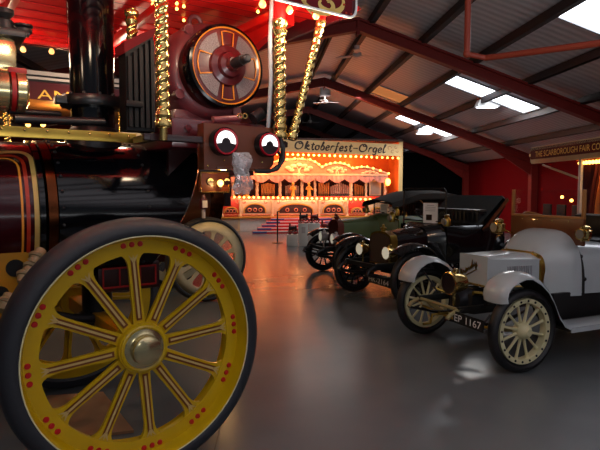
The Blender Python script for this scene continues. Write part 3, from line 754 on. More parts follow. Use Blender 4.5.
# ---- the second engine, behind
g2 = ground(209, 302)
E2 = Frame(g2[0], g2[1], math.radians(31))
en2 = empty('showman_engine', E2, "second showman's engine standing behind the first, with cream wheels and a lettered maroon canopy", 'traction engine')
R2 = 43/540*g2[1]*1.0
def eh2(px, py, a): return E2.hit(px, py, a=a)
wm2 = ['cream_wheel', 'rubber', 'spoke_line', 'cream', 'red_dot', 'brass']
k2 = R2/.709
w2 = spoked_wheel(en2, (0, 0, R2), R2, .15*k2, .635*k2, .48*k2, .13*k2, 12, 1.35, wm2, deco=False, dots=False, cap_r=.1, spoke_w=.026)
copy(w2, en2, (0, 1.65, R2), (0, 0, PI))
mb = MB(); mb.cyl((0, .1, R2), (0, 1.5, R2), .05); mb.build('front_axle', 'maroon', en2)
mb = MB(); mb.lathe([(0, -2.8), (.44, -2.8), (.44, -.4), (0, -.4)], (0, .85, 1.45), (1, 0, 0), 40); mb.build('boiler', 'gloss_black', en2)
mb = MB(); mb.lathe([(0, -.4), (.455, -.4), (.455, .3), (.46, .32), (.46, .40), (.42, .42), (0, .42)], (0, .85, 1.45), (1, 0, 0), 40); mb.build('smokebox', 'smoke_brown', en2)
mb = MB(); mb.lathe([(.4, -.1), (.47, -.1), (.49, .0), (.47, .1), (.4, .1)], (.30, .85, 1.45), (1, 0, 0), 40); mb.build('smokebox_ring', 'copper', en2)
mb = MB(); mb.lathe([(.13, 1.8), (.13, 2.9), (.17, 3.0), (.17, 3.1)], (-.1, .85, 0), (0, 0, 1), 24); mb.build('chimney', 'gloss_black', en2)
mb = MB(); mb.box((-1.0, .85, .8), (1.4, .7, .5), 0, .03); mb.build('belly_tank', 'maroon_dark', en2)
# its lit dial box
a_ = -.05; x0, x1 = eh2(201, 183, a_), eh2(229, 183, a_); z1, z0 = eh2(215, 172.5, a_)[2], eh2(215, 192, a_)[2]
mb = MB(); mb.box(((x0[0]+x1[0])/2, a_+.06, (z0+z1)/2), (x1[0]-x0[0], .1, z1-z0), 0, .01)
cb2 = mb.build('control_box', 'wood_box', en2)
mb = MB(); q = [(x0[0], a_, z0), (x1[0], a_, z0), (x1[0], a_, z1), (x0[0], a_, z1)]; mb.tube(q, .014, 6, 0, True); mb.build('copper_edge', 'brass', cb2)
for px_ in (210.5, 227):
    c = eh2(px_, 181.5, a_-.01); mb = MB(); mb.lathe([(0, 0), (.05, 0), (.055, .02)], c, (0, 1, 0), 20, 1)
    pts = [(.046*cos(t), .046*sin(t)) for t in [.1+(PI-.2)*i/10 for i in range(11)]]+[(.016*cos(t), .016*sin(t)) for t in [PI-.4-(PI-.8)*i/6 for i in range(7)]]
    mb.prism(pts, vec(c)+vec((0, -.004, 0)), (1, 0, 0), (0, 0, 1), .002, 0); mb.build('gauge', ['cream', 'dial_dark'], cb2)
hb = eh2(220.5, 186.5, a_-.1); b2 = bulb(cb2, hb, .045, 'bulb_hot', drop=False)
light('dial_lamp', E2.world(hb[0], hb[1]-.12, hb[2]+.02), 5, (1, .55, .2), .04)
mb = MB(); mb.box((eh2(215, 160, .4)[0], .5, 1.86), (.9, 1.0, .1), 0, .02); mb.box((.5, .5, 1.6), (.1, .1, .5)); mb.build('dynamo_bracket', 'maroon_dark', en2)
# small lamp on its front
c = eh2(203.5, 204, -.02); mb = MB(); mb.box(c, (.1, .1, .15), 0, .02); mb.box(vec(c)+vec((.0, -.055, 0)), (.07, .01, .1), 1); mb.cyl(vec(c)+vec((0, 0, .075)), vec(c)+vec((0, 0, .13)), .03, .02, mi=0); mb.cyl(vec(c)-vec((0, 0, .2)), vec(c)-vec((0, 0, .07)), .025, mi=2); mb.build('lamp', ['maroon', 'white_paint', 'fan_white'], en2)
# canopy with lettered board
a_ = -.2; f0 = eh2(28, 101, a_)[0]-1.2; f1 = eh2(150, 110, a_)[0]; m_ = eh2(50, 100.5, a_); cz2 = m_[2]; ht = eh2(50, 72.5, a_)[2]-cz2
mb = MB(); mb.box(((f0+f1)/2, a_, cz2+ht*.31), (f1-f0, .03, ht*.62), 0);
for z_, h_, mi in ((.66, .07, 1), (.74, .09, 2), (.83, .06, 1), (.92, .15, 2)): mb.box(((f0+f1)/2, a_-.01, cz2+ht*z_), (f1-f0, .05, ht*h_), 3 if mi == 1 else 2)
cn2 = mb.build('canopy', ['maroon', 'gold_letter', 'fan_white', 'satin_black'], en2)
q0 = eh2(37.5, 98.5, a_-.02); q1 = eh2(72, 98.5, a_-.02); hh = eh2(50, 89, a_)[2]-eh2(50, 98.3, a_)[2]
for body, pa, pb in (('A', 37.5, 52.5), ('M', 54.5, 70), ('U', 72, 84)):
    qa, qb = eh2(pa, 98.3, a_-.02), eh2(pb, 98.3, a_-.02); mb = MB(); mb.text(body, (qa[0], a_-.018, q0[2]), (1, 0, 0), (0, 0, 1), hh/.7, .003, 0, width=qb[0]-qa[0]); mb.build('letter', 'gold_letter', cn2)
mb = MB(); mb.box(((f0+f1)/2, .85, cz2+.03), (f1-f0, 2.05, .04)); mb.build('canopy_roof', 'wood_light', cn2)
bb = None; 
for i in range(9):
    l_ = f1-.15-.42*i
    p = (l_, a_+.12, cz2-.0); bb = bulb(cn2, p, .03, 'bulb_hot', proto=bb) if bb is None else copy(bb, cn2, p)
for px_ in (28, 43): 
    p = eh2(px_, 122, .3); copy(bb, cn2, p)  # these two stand for a reflection of the bulbs above
mb = MB(); p = eh2(35, 121, .32); mb.box((p[0], .34, p[2]+.02), (.8, .06, .03)); mb.build('glint_rail', 'brass', cn2)  # rail added to carry the reflected bulbs
for px_ in (8, 122): 
    q = eh2(px_, 150, -.1); mb = MB(); twist(mb, (q[0], -.1, 1.75), (q[0], -.1, cz2), .035); mb.build('twisted_column', 'brass', en2)
for dx in (-.4, -1.6): light('canopy_light', E2.world(f1+dx-.6, .25, cz2-.16), 14, (1, .6, .25), .05)
for dx in (-.9, -2.0): light('canopy_light', E2.world(f1+dx, -.55, cz2-.05), 11, (1, .7, .45), .05)  # lights added in front of the board to brighten its letters and bands

# ------------------------------------------------------------------ motor cars (local x forward, y to the car's own left)
def car_wheel(parent, loc, R, mats, ns=12, rot=(0, 0, 0), rim=.78, tw=.085, bolts=False, spoke=.013):
    rimm, tyre, bolt = mats
    mb = MB(); ro, ri = R*rim, R*rim-.04
    mb.lathe([(ri, -tw*.42), (ro, -tw*.46), (ro, tw*.46), (ri, tw*.42)], axis=(0, 1, 0), seg=56, closed=True)
    mb.lathe([(0, tw*1.0), (.03, tw*1.0), (.04, tw*.8), (.055, tw*.7), (.07, tw*.4), (.075, 0), (.07, -tw*.5), (0, -tw*.5)], axis=(0, 1, 0), seg=28)
    for k in range(ns):
        a = 2*PI*(k+.5)/ns; ex = vec((cos(a), 0, sin(a)))
        e2 = vec((-sin(a), 0, cos(a))); secs = []
        for r, w, t in ((.05, spoke*1.2, .02), (ri*.6, spoke*.95, .016), (ri*.9, spoke*1.05, .017), (ri+.01, spoke*1.7, .02)):
            secs.append([ex*r+e2*w*cos(q)+vec((0, t*sin(q)*.8, 0)) for q in [2*PI*i/8 for i in range(8)]])
        mb.loft(secs, 0, True)
    if bolts:
        for k in range(20):
            a = 2*PI*(k+.3)/20; mb.sphere(((ri+ro)/2*cos(a), tw*.44, (ri+ro)/2*sin(a)), .011, 8, 5, 1)
    w = mb.build('wheel', [rimm, bolt], parent, loc, rot)
    t = MB(); pr = []
    for i in range(14):
        q = 2*PI*i/14; pr.append(((ro+R)/2+(R-ro)/2*cos(q), tw*.62*sin(q)*(1 if cos(q) > -.5 else .8)))
    t.lathe(pr, axis=(0, 1, 0), seg=64, closed=True); t.build('tyre', tyre, w)
    return w
def fender(parent, path, y0, y1, mats, crown=.03, lip=.02, name='mudguard'):
    """path: points (x, z); a domed strip from y0 to y1, painted above and black beneath"""
    mb = MB(); n = 9; up = []; lo = []
    for i, (x, z) in enumerate(path):
        a, b = path[max(i-1, 0)], path[min(i+1, len(path)-1)]; t = vec((b[0]-a[0], 0, b[1]-a[1])).normalized(); nn = vec((t.z, 0, -t.x))
        s_ = []; s2 = []
        for k in range(n):
            u = k/(n-1); y = y0+(y1-y0)*u; c = crown*(1-(2*u-1)**2)-lip*max(0, abs(2*u-1)-.8)*5
            p = vec((x, y, z)); s_.append(p+nn*c); s2.append(p+nn*(c-.008))
        up.append(s_); lo.append(s2)
    mb.loft(up, 0, True, False, False); mb.loft(lo, 1, True, False, False)
    for side in (0, n-1): mb.loft([[u[side], l[side]] for u, l in zip(up, lo)], 0, False, False, False)
    mb.add(up[0]+lo[0], [(k, k+1, n+k+1, n+k) for k in range(n-1)], 0); 
    return mb.build(name, mats, parent)
def arc_path(cx, cz, r, a0, a1, n=14):
    return [(cx+r*cos(a0+(a1-a0)*i/n), cz+r*sin(a0+(a1-a0)*i/n)) for i in range(n+1)]
def headlamp(parent, c, r, mats, depth=.13, lens='lens', name='headlamp', stem=True, to=(1, 0, 0)):
    mb = MB(); mb.lathe([(r*.3, -depth), (r*.75, -depth*.9), (r*.95, -depth*.45), (r, 0), (r*1.1, .005), (r*1.1, .03), (r*.98, .035)], c, to, 28, 0)
    mb.lathe([(0, -depth-.01), (r*.3, -depth)], c, to, 20, 0)
    mb.lathe([(0, .0), (r*.99, .025)], c, to, 28, 1)
    if stem: mb.cyl(vec(c)-vec((.04, 0, r*1.0)), vec(c)-vec((.04, 0, r+.12)), .014, mi=0)
    mb.lathe([(.03, 0), (.03, .03), (.0, .045)], vec(c)+vec((-.05, 0, r*.95)), (0, 0, 1), 12, 0)
    return mb.build(name, [mats, lens], parent)
def plate(parent, p0, p1, h, text, tilt=0.):
    """number plate on the plane facing forward; p0 is its left end as seen from the front"""
    p0, p1 = vec(p0), vec(p1); ex = (p1-p0); w = ex.length; ex.normalize(); ey = vec((0, 0, 1)); ey = (ey-ex*ey.dot(ex)).normalized()
    mb = MB(); mb.prism([(0, 0), (w, 0), (w, h), (0, h)], p0, ex, ey, -.01)
    o = mb.build('number_plate', 'plate_black', parent)
    m2 = MB(); m2.text(text, p0+ex*w*.06+ey*h*.2, ex, ey, h*.6/.7, .004, 0, width=w*.88); m2.build('lettering', 'white_paint', o)
    return o
def mirror_y(pts): return [(p[0], -p[1], p[2]) for p in pts]
def superell(x, hw, z0, z1, n=20, p=3.2, top_only=True):
    """a bonnet-like section: flat bottom, rounded shoulders"""
    out = []
    for i in range(n+1):
        t = PI*i/n; c, s_ = cos(t), sin(t)
        out.append((x, hw*math.copysign(abs(c)**(2/p), c), z0+(z1-z0)*abs(s_)**(2/p)))
    return out

# ---- the white car
ga, gb = ground(521, 372), ground(425, 333.5)
hd = math.atan2(-(gb[1]-ga[1]), -(gb[0]-ga[0])); # near wheel seen from far wheel
Lx = (ga[0]-gb[0], ga[1]-gb[1]); sang = math.atan2(Lx[1], Lx[0])         # direction of the car's left
WC = Frame((ga[0]+gb[0])/2, (ga[1]+gb[1])/2, sang-PI/2)
trk = math.hypot(*Lx); print('white car', WC.x, WC.y, math.degrees(WC.ang), 'track', trk)
wc = empty('vintage_car', WC, 'white vintage open car with brass trim, cream spoked wheels and plate EP 1167', 'car')
RW = .37; ht_ = trk/2
CW = ['car_cream', 'tyre_black', 'fender_under']
def whit(px, py, y): return WC.hit(px, py, a=y)
wa = car_wheel(wc, (0, ht_, RW), RW, CW, 12, bolts=True, spoke=.0115)
for loc, rot in (((0, -ht_, RW), (0, 0, PI)), ((-2.35, ht_, RW), (0, 0, 0)), ((-2.35, -ht_, RW), (0, 0, PI))): copy(wa, wc, loc, rot)
mb = MB(); mb.tube([(0, -ht_+.06, RW), (.02, -.35, RW-.06), (.02, .35, RW-.06), (0, ht_-.06, RW)], .026, 10); mb.build('front_axle', 'chassis_cream', wc)
mb = MB(); mb.cyl((-2.35, -ht_, RW), (-2.35, ht_, RW), .035); mb.lathe([(.04, -.16), (.13, -.06), (.13, .06), (.04, .16)], (-2.35, 0, RW), (0, 1, 0), 20); mb.build('rear_axle', 'chassis_cream', wc)
mb = MB()
for s_ in (-1, 1):
    mb.bar((.38, s_*.30, .50), (-2.7, s_*.30, .50), .04, .06, 1, bev=.008)
    mb.tube([(.38, s_*.30, .50), (.46, s_*.30, .47), (.5, s_*.30, .43)], .02, 8)
    pts = [(.5-.95*i/10, s_*.30, .43-.09*sin(PI*i/10)) for i in range(11)]
    for k in range(3): mb.tube([(p[0]*(1-.12*k)-.02*k, p[1], p[2]-.014*k) for p in pts], .011, 6, 1)
mb.cyl((.36, -.32, .5), (.36, .32, .5), .017, mi=0); mb.bar((-.9, -.3, .5), (-.9, .3, .5), .05, .06, 0)
mb.build('chassis', ['chassis_cream', 'fender_under'], wc)
mb = MB(); mb.tube([whit(433, 287, -.45), whit(447, 293, -.35), whit(462, 300, -.1)], .014, 8); mb.tube([(.12, -ht_+.12, RW-.02), (.14, 0, RW-.05), (.12, ht_-.12, RW-.02)], .013, 8)
mb.tube([(.30, .06, RW+.05), (.48, .06, RW+.05), (.5, .06, RW-.03), (.58, .06, RW-.03)], .013, 8); mb.build('steering_rod', 'brass_dull', wc)
mb = MB(); p = whit(474, 303, .1); mb.lathe([(0, -.16), (.1, -.16), (.12, -.1), (.12, .1), (.07, .16), (0, .16)], (.0, .0, .52), (1, 0, 0), 20); mb.box((-.15, .0, .5), (.5, .34, .2), 0, .03); mb.cyl((.1, -.2, .58), (-.3, -.2, .58), .03); mb.tube([(.1, .18, .62), (-.1, .22, .6), (-.4, .2, .55)], .02, 8, 1); mb.build('engine_block', ['iron', 'brass_dull'], wc)
# bonnet: front box then the widening scuttle
zt_ = whit(487, 257, .2)[2]; zb_ = whit(487, 287, .2)[2]
def nose(x, hw, z0, z1, ch, cw): return [(x, -hw, z0), (x, hw, z0), (x, hw, z1-ch), (x, hw-cw, z1), (x, -hw+cw, z1), (x, -hw, z1-ch)]
xf = (WC.hit(460, 270, a=-.2)[0]+WC.hit(487, 270, a=.2)[0])/2; xm = whit(541, 262, .27)[0]; xd = whit(583, 250, .46)[0]; print('nose', xf, xm, xd, zt_, zb_)
mb = MB()
mb.loft([nose(xf, .2, zb_, zt_, .005, .02), nose(xf-.03, .205, zb_, zt_+.0, .03, .06), nose(-.30, .235, zb_, zt_+.004, .035, .09), nose(xm+.02, .285, zb_-.02, zt_+.005, .045, .12)], 0, False)
bon = mb.build('bonnet', 'car_white', wc)
mb = MB(); 
for k in range(11):
    x = -.28-.026*k; hw = .2+.085*(xf-x)/(xf-xm)
    mb.bar((x, hw+.004, zb_+.05), (x+.006, hw+.004, zb_+.19), .012, .012, 0, up=(0, 1, 0))
mb.build('louvre_row', 'car_white_line', bon)
# brass badge in flowing handwriting on the front face
xb = xf+.006; mb = MB()
word = [[(0, .2), (.06, .5), (.02, .8), (.0, 0), (.1, .15), (.18, .5)], [(.18, .5), (.25, .25), (.33, .2), (.4, .5), (.33, .6), (.3, .35), (.44, .3)], [(.44, .3), (.5, .55), (.52, .25), (.6, .5), (.64, .25)], [(.64, .25), (.72, 1.0), (.7, .25), (.8, .4)], [(.8, .4), (.85, .7), (.84, .3), (.95, .6), (.92, .0), (1, .3)]]
gA, gB = WC.hit(460.5, 277, l=xb), WC.hit(477, 268, l=xb)
exv = vec((0, gB[1]-gA[1], gB[2]-gA[2])); eyv = vec((0, 0, .11))
for st in word: mb.ribbon([vec((xb, gA[1], gA[2]))+exv*p_[0]+eyv*p_[1] for p_ in st], .02, (1, 0, 0))
mb.ribbon([vec((xb, gA[1], gA[2]-.01))+exv*t for t in (0, .3, .7, 1)], .01, (1, 0, 0)); mb.build('badge', 'brass_dull', bon)
zs = whit(533, 229, 0)[2]
def arch(x, hw, z0, z1, p=3.0, n=22): return superell(x, hw, z0, z1, n, p)
mb = MB(); xs = [xm+.03+(xd-xm-.03)*t for t in (0, .2, .42, .66, .86, 1)]
hw_ = [.30, .345, .40, .44, .455, .46]; zt2 = [zt_+.012, zt_+(zs-zt_)*.45, zt_+(zs-zt_)*.75, zs-.015, zs+.0, zs+.005]
mb.loft([arch(x, w, .56-.0, z, p_) for x, w, z, p_ in zip(xs, hw_, zt2, (3.6, 3.2, 3.0, 3.1, 3.3, 3.4))], 0, True, True, True)
scu = mb.build('scuttle', 'car_white', wc, sharp=60)
mb = MB()
a_o = arch(xm+.035, .31, zb_-.02, zt_+.022, 4.5); a_i = arch(xm+.035, .275, zb_-.02, zt_-.01, 4.5)
mb.loft([a_o, [(p[0]-.05, p[1]*1.02, p[2]+.004) for p in a_o], [(p[0]-.05, p[1], p[2]) for p in a_i], a_i], 0, False, False, False, True)
for k in range(1, 22, 2): mb.sphere(vec(a_o[k])+vec((-.025, 0, .004)), .008, 6, 4)
mb.build('bonnet_band', 'brass_dull', wc)
# brass tube at the bottom edge of the bonnet
mb = MB(); mb.tube([(xf+.01, -.21, zb_), (xf+.01, .21, zb_), (xm, .29, zb_-.02)], .012, 8); mb.build('trim_tube', 'brass', wc)
# body behind the dashboard
mb = MB(); mb.loft([arch(xd-.025, .465, .58, zs-.10, 4), arch(xd-.5, .52, .58, zs-.14, 4), arch(xd-1.3, .56, .58, zs-.1, 4), arch(xd-1.7, .5, .58, zs-.14, 4)], 0, True)
bod = mb.build('body', 'car_white', wc)
mb = MB(); mb.tube([p for p in arch(xd-.015, .468, .57, zs-.06, 3)][:9], .012, 6); 
for k in (1, 4): mb.sphere(arch(xd-.02, .475, .57, zs-.06, 3)[k], .02, 8, 6)
mb.build('door_gap', 'fender_under', bod)
mb = MB(); mb.box((xd-.95, 0, zs-.04), (.2, .8, .34), 0, .06); mb.box((xd-.7, 0, zs-.17), (.4, .8, .12), 0, .05); mb.build('seat', 'leather_black', wc)
# dashboard, windscreen
dz0 = whit(584, 236, .46)[2]; dz1 = whit(584, 219.5, .46)[2]; gz1 = whit(584, 189.5, .46)[2]
mb = MB(); mb.box((xd-.0, 0, (dz0+dz1)/2-.05), (.035, .94, dz1-dz0+.10), 0, .006)
for k in range(4): mb.sphere((xd+.02, -.3+.2*k, dz1-.03), .008, 8, 5, 1)
mb.build('dashboard', ['wood_dash', 'brass'], wc)
mb = MB(); mb.box((xd, 0, (dz1+gz1)/2), (.008, .9, gz1-dz1))
ws = mb.build('windscreen', 'glass', wc)
mb = MB()
for s_ in (-1, 1): mb.box((xd, s_*.455, (dz1+gz1)/2-.0), (.03, .03, gz1-dz1), 0, .004)
mb.box((xd, 0, dz1+.012), (.035, .94, .024), 0, .004); mb.build('windscreen_frame', 'wood_light', ws)
mb = MB(); sc_ = vec(WC.hit(540, 222, l=xd-.3)); n_ = vec((-.55, 0, .83)).normalized(); mb.torus(sc_, n_, .2, .013, 36, 8, 0); mb.tube([sc_, sc_+n_*-.5], .015, 8, 1)
for k in range(4):
    a = PI/4+PI/2*k; t = vec((0, 1, 0)); b_2 = n_.cross(t); mb.bar(sc_, sc_+(t*cos(a)+b_2*sin(a))*.2, .018, .008, 1, up=n_)
mb.build('steering_wheel', ['wood_light', 'brass'], wc)
# brass side lamps on brackets
def sidelamp(px, py, y, s_=1.):
    c = whit(px, py, y); mb = MB(); r = .055*s_
    mb.lathe([(.0, -1.3*r), (.7*r, -1.25*r), (.75*r, -1.05*r), (.5*r, -.95*r), (1.1*r, -.8*r), (1.15*r, .6*r), (.8*r, .75*r), (.55*r, .9*r), (.8*r, 1.0*r), (.85*r, 1.3*r), (.4*r, 1.5*r), (0, 1.55*r)], c, (0, 0, 1), 20, 0)
    mb.lathe([(1.0*r, .9*r), (1.05*r, 1.3*r), (.85*r, 1.35*r)], vec(c), (1, 0, 0), 20, 0); mb.lathe([(0, 1.28*r), (.9*r, 1.3*r)], c, (1, 0, 0), 20, 1)
    mb.tube([vec(c)+vec((-.04, 0, -.02)), (xd+.06, math.copysign(.44, y), c[2]-.05), (xd+.0, math.copysign(.44, y), c[2]-.06)], .01, 6, 0)
    return mb.build('side_lamp', ['brass', 'lens'], wc)
sidelamp(499, 227, -.60, 1.15); sidelamp(585, 234, .53, 1.0)
print('lamp', whit(451, 283, -.28)); hx = .34; hq = WC.hit(451, 283, l=hx); print(hq); headlamp(wc, hq, .10, 'brass', .16, lens='dial_dark')
# mudguards and running board
fy0, fy1 = ht_-.20, ht_+.09
pth = [(482, 298.5), (485, 294), (490.5, 288.5), (499, 282.5), (510, 278.5), (522, 276), (534, 277), (543, 282.5), (551, 291), (557, 303), (562, 317), (567, 325), (575, 329)]
P = [whit(px, py, fy0+(fy1-fy0)*min(1, i/6))[0::2] for i, (px, py) in enumerate(pth)]; P.append((P[-1][0]-.9, P[-1][1]-.0))
fender(wc, P, fy0, fy1, ['car_white', 'fender_under'])
pf = [(397.5, 278.5), (400, 275), (405, 269.5), (412, 264.5), (421, 260.5), (431, 259), (441, 260.5), (449, 265)]
PF_ = [whit(px, py, -fy1+(fy1-fy0)*min(1, i/6))[0::2] for i, (px, py) in enumerate(pf)]
PF_ += [p for p in P if p[0] < PF_[-1][0]-.03]
fender(wc, PF_, -fy0, -fy1, ['car_white', 'fender_under'])
rz = P[-1][1]
mb = MB(); mb.box((P[-2][0]-.7, ht_-.06, rz-.012), (1.5, .3, .03), 0, .008); mb.box((P[-2][0]-.7, ht_+.095, rz-.01), (1.5, .012, .04), 1)
rb = mb.build('running_board', ['fender_under', 'car_white'], wc)
mb = MB(); mb.box((P[-2][0]-.7, -ht_+.06, rz-.012), (1.5, .3, .03), 0, .008); mb.build('running_board', 'fender_under', wc)
mb = MB(); mb.box((xd-.35, .42, .46), (1.4, .04, .28), 0, .01); mb.box((xd-.35, -.42, .46), (1.4, .04, .28), 0, .01); mb.build('valance', 'fender_under', wc)
for s_ in (-1, 1):
    mb = MB(); mb.tube([(.1, s_*.3, .5), (.12, s_*(ht_-.1), .74), (.1, s_*(ht_-.03), P[4][1])], .009, 6); mb.build('mudguard_stay', 'iron', wc)
    mb = MB(); mb.tube([(-.45, s_*.3, .5), (-.42, s_*(ht_-.1), .66)], .009, 6); mb.build('mudguard_stay', 'iron', wc)
fender(wc, arc_path(-2.35, RW, .47, -.1, PI*.95), fy0, fy1, ['car_white', 'fender_under']); fender(wc, arc_path(-2.35, RW, .47, -.1, PI*.95), -fy0, -fy1, ['car_white', 'fender_under'])
# number plate
xp = .42
p0 = WC.hit(453, 322, l=xp); p1 = WC.hit(483, 333, l=xp); plate(wc, p0, p1, .105, 'EP 1167')
mb = MB(); mb.tube([vec(p0)+vec((-.02, .02, .05)), vec(p0)+vec((-.1, .03, .12))], .01, 6); mb.tube([vec(p1)+vec((-.02, -.04, .05)), vec(p1)+vec((-.1, -.03, .14))], .01, 6); mb.build('plate_bracket', 'iron', wc)

# ---- black tourer and green car share a builder
def tourer(fr, label, paint, R, trk, rad, hood_up, plate_txt=None, wheel_paint='car_black', rad_core='radiator_core', rad_shell='brass_dull', lampz=.72, lampr=.088, cat='car', xb=-.6, xw=-.8, xe=-2.1, xa=-2.3, seats=(-1.5,), gt=1.62, gw=.5, hoodpts=None):
    c = empty('vintage_car', fr, label, cat); h = trk/2
    wms = [wheel_paint, 'tyre_black', 'fender_under']
    w = car_wheel(c, (0, h, R), R, wms, 12, spoke=.013)
    for loc, rot in (((0, -h, R), (0, 0, PI)), ((xa, h, R), (0, 0, 0)), ((xa, -h, R), (0, 0, PI))): copy(w, c, loc, rot)
    mb = MB(); mb.tube([(0, -h, R), (.02, -.4, R-.06), (.02, .4, R-.06), (0, h, R)], .028, 8); mb.build('front_axle', 'satin_black', c)
    mb = MB(); mb.cyl((xa, -h, R), (xa, h, R), .035); mb.lathe([(.04, -.16), (.13, -.06), (.13, .06), (.04, .16)], (xa, 0, R), (0, 1, 0), 18); mb.build('rear_axle', 'satin_black', c)
    mb = MB()
    for s_ in (-1, 1):
        mb.bar((.4, s_*.34, .54), (xa-.4, s_*.34, .54), .05, .09, 0, bev=.008); mb.tube([(.4, s_*.34, .54), (.5, s_*.34, .5), (.53, s_*.34, .44)], .026, 8)
        mb.tube([(.53-1.0*i/8, s_*.34, .44-.08*sin(PI*i/8)) for i in range(9)], .02, 6)
    mb.bar((.36, -.35, .54), (.36, .35, .54), .05, .06, 0); mb.build('chassis', 'satin_black', c)
    rw, z0, z1, xr = rad
    # radiator: shell with rounded shoulders, core, cap
    def rsec(x, k): 
        return [(x, -k*rw, z0), (x, k*rw, z0), (x, k*rw, z1-.12), (x, k*rw*.88, z1-.05), (x, k*rw*.5, z1-.01), (x, 0, z1+.005), (x, -k*rw*.5, z1-.01), (x, -k*rw*.88, z1-.05), (x, -k*rw, z1-.12)]
    mb = MB(); mb.loft([rsec(xr, 1), rsec(xr-.12, 1.0)], 0, False); 
    rd = mb.build('radiator', rad_shell, c)
    mb = MB(); mb.prism([(-rw*.93, z0+.02), (rw*.93, z0+.02), (rw*.93, z1-.12), (rw*.8, z1-.07), (rw*.45, z1-.035), (0, z1-.025), (-rw*.45, z1-.035), (-rw*.8, z1-.07), (-rw*.93, z1-.12)], (xr+.004, 0, 0), (0, 1, 0), (0, 0, 1), .006); mb.build('radiator_core', rad_core, rd)
    mb = MB(); mb.lathe([(.035, -.01), (.035, .03), (.05, .035), (.05, .055), (.02, .065), (.018, .1), (0, .105)], (xr-.06, 0, z1), (0, 0, 1), 16); mb.build('radiator_cap', rad_shell, rd)
    mb = MB(); zb2 = z0+.02
    def bs(x, hw, zt): return [(x, -hw, zb2), (x, hw, zb2), (x, hw, zt-.13), (x, hw*.9, zt-.06), (x, hw*.5, zt-.012), (x, 0, zt), (x, -hw*.5, zt-.012), (x, -hw*.9, zt-.06), (x, -hw, zt-.13)]
    mb.loft([bs(xr-.12, rw*.98, z1-.005), bs(xb, rw*1.2, z1+.05)], 0, True)
    bn = mb.build('bonnet', paint, c, sharp=25)
    mb = MB()
    for s_ in (-1, 1):
        for k in range(9): mb.bar((xb+.05+.045*k, s_*(rw*1.19-.0065*k+.004), zb2+.08), (xb+.05+.045*k, s_*(rw*1.19-.0065*k+.004), zb2+.22), .014, .014, 0, up=(0, 1, 0))
    mb.build('louvre_row', paint, bn)
    mb = MB(); zt = z1+.05
    def us(x, hw, zl, ztop): return superell(x, hw, zl, ztop, 18, 5)
    mb.loft([us(xb, rw*1.22, .56, zt), us((xb+xw)/2, .42, .56, zt+.04), us(xw+.02, .5, .56, zt+.06)], 0, True)
    mb.build('scuttle', paint, c)
    mb = MB(); ztb = zt+.02                       # open body: side panels, rear, floor
    prof = [(xw+.02, .5), (xw-.35, .55), (xe+.5, .58), (xe+.15, .54), (xe, .4)]
    for s_ in (-1, 1):
        mb.loft([[(x, s_*w_, .56), (x, s_*(w_+.03), (.56+ztb)/2), (x, s_*w_, ztb-(.12 if x == xw-.35 else 0)), (x, s_*(w_-.04), ztb), (x, s_*(w_-.05), .56)] for x, w_ in prof], 0, True)
    mb.box((xe+.01, 0, (.56+ztb)/2), (.05, .82, ztb-.56), 0, .02); mb.box(((xw+xe)/2, 0, .58), (xw-xe, 1.0, .04))
    mb.build('body', paint, c)
    for xs_, dz in [(q, .0) for q in seats]:
        mb = MB(); mb.box((xs_+.3, 0, .82), (.5, 1.04, .18), 0, .05)
        n = 12
        for k in range(n): 
            y = -.5+1.0*(k+.5)/n; mb.box((xs_, y, ztb+.0+dz), (.16, 1.0/n-.006, .42), 0, .03)
        mb.box((xs_-.02, 0, ztb+.2+dz), (.18, 1.04, .07), 0, .03); mb.build('seat', 'leather_black', c)
    mb = MB(); gz = ztb+.06; mb.box((xw, 0, (gz+gt)/2), (.008, 2*gw, gt-gz)); wsn = mb.build('windscreen', 'glass', c)
    mb = MB(); mb.tube([(xw, -gw, gz-.06), (xw, -gw, gt-.04), (xw, -gw+.04, gt), (xw, gw-.04, gt), (xw, gw, gt-.04), (xw, gw, gz-.06)], .012, 8); mb.cyl((xw, -gw, gz), (xw, gw, gz), .01, seg=8); mb.build('windscreen_frame', 'satin_black', wsn)
    mb = MB(); sc = vec((xw-.3, -.25, ztb+.12)); n_ = vec((-.5, 0, .86)).normalized(); mb.torus(sc, n_, .2, .014, 30, 6); mb.tube([sc, sc-n_*.4], .014, 6)
    for k in range(4):
        a = PI/4+PI/2*k; t = vec((0, 1, 0)); b2_ = n_.cross(t); mb.bar(sc, sc+(t*cos(a)+b2_*sin(a))*.2, .016, .008, 0, up=n_)
    mb.build('steering_wheel', 'satin_black', c)
    fm = [paint if paint != 'car_green' else 'car_black', 'fender_under']
    for s_ in (-1, 1):
        pt = arc_path(0, R, R+.085, .85, PI*.74)+[(-.55, .52), (-.65, .36), (-.78, .30), (xa+1.0, .29)]
        fender(c, pt, s_*(h-.16), s_*(h+.12), fm)
        fender(c, [(xa+1.0, .29), (xa+.7, .3), (xa+.55, .42)]+arc_path(xa, R, R+.10, .5, PI*1.02), s_*(h-.16), s_*(h+.12), fm)
        mb = MB(); mb.box((xa/2, s_*(h-.02), .27), (1.1, .28, .04), 0, .01); mb.build('running_board', 'satin_black', c)
        headlamp(c, (xr+.12, s_*(rw+.06), lampz), lampr, 'brass' if paint == 'car_black' else 'fan_white', .12, lens='lens_glint')
        mb = MB(); q = (xw+.12, s_*.60, ztb+.08); mb.lathe([(0, -.07), (.05, -.065), (.055, .03), (.035, .06), (.04, .09), (0, .11)], q, (0, 0, 1), 14, 0); mb.lathe([(.05, .05), (.045, .07), (0, .06)], q, (1, 0, 0), 14, 1); mb.bar((q[0], q[1]-s_*.16, q[2]-.03), q, .02, .02, 0); mb.build('side_lamp', ['brass_dull', 'lens'], c)
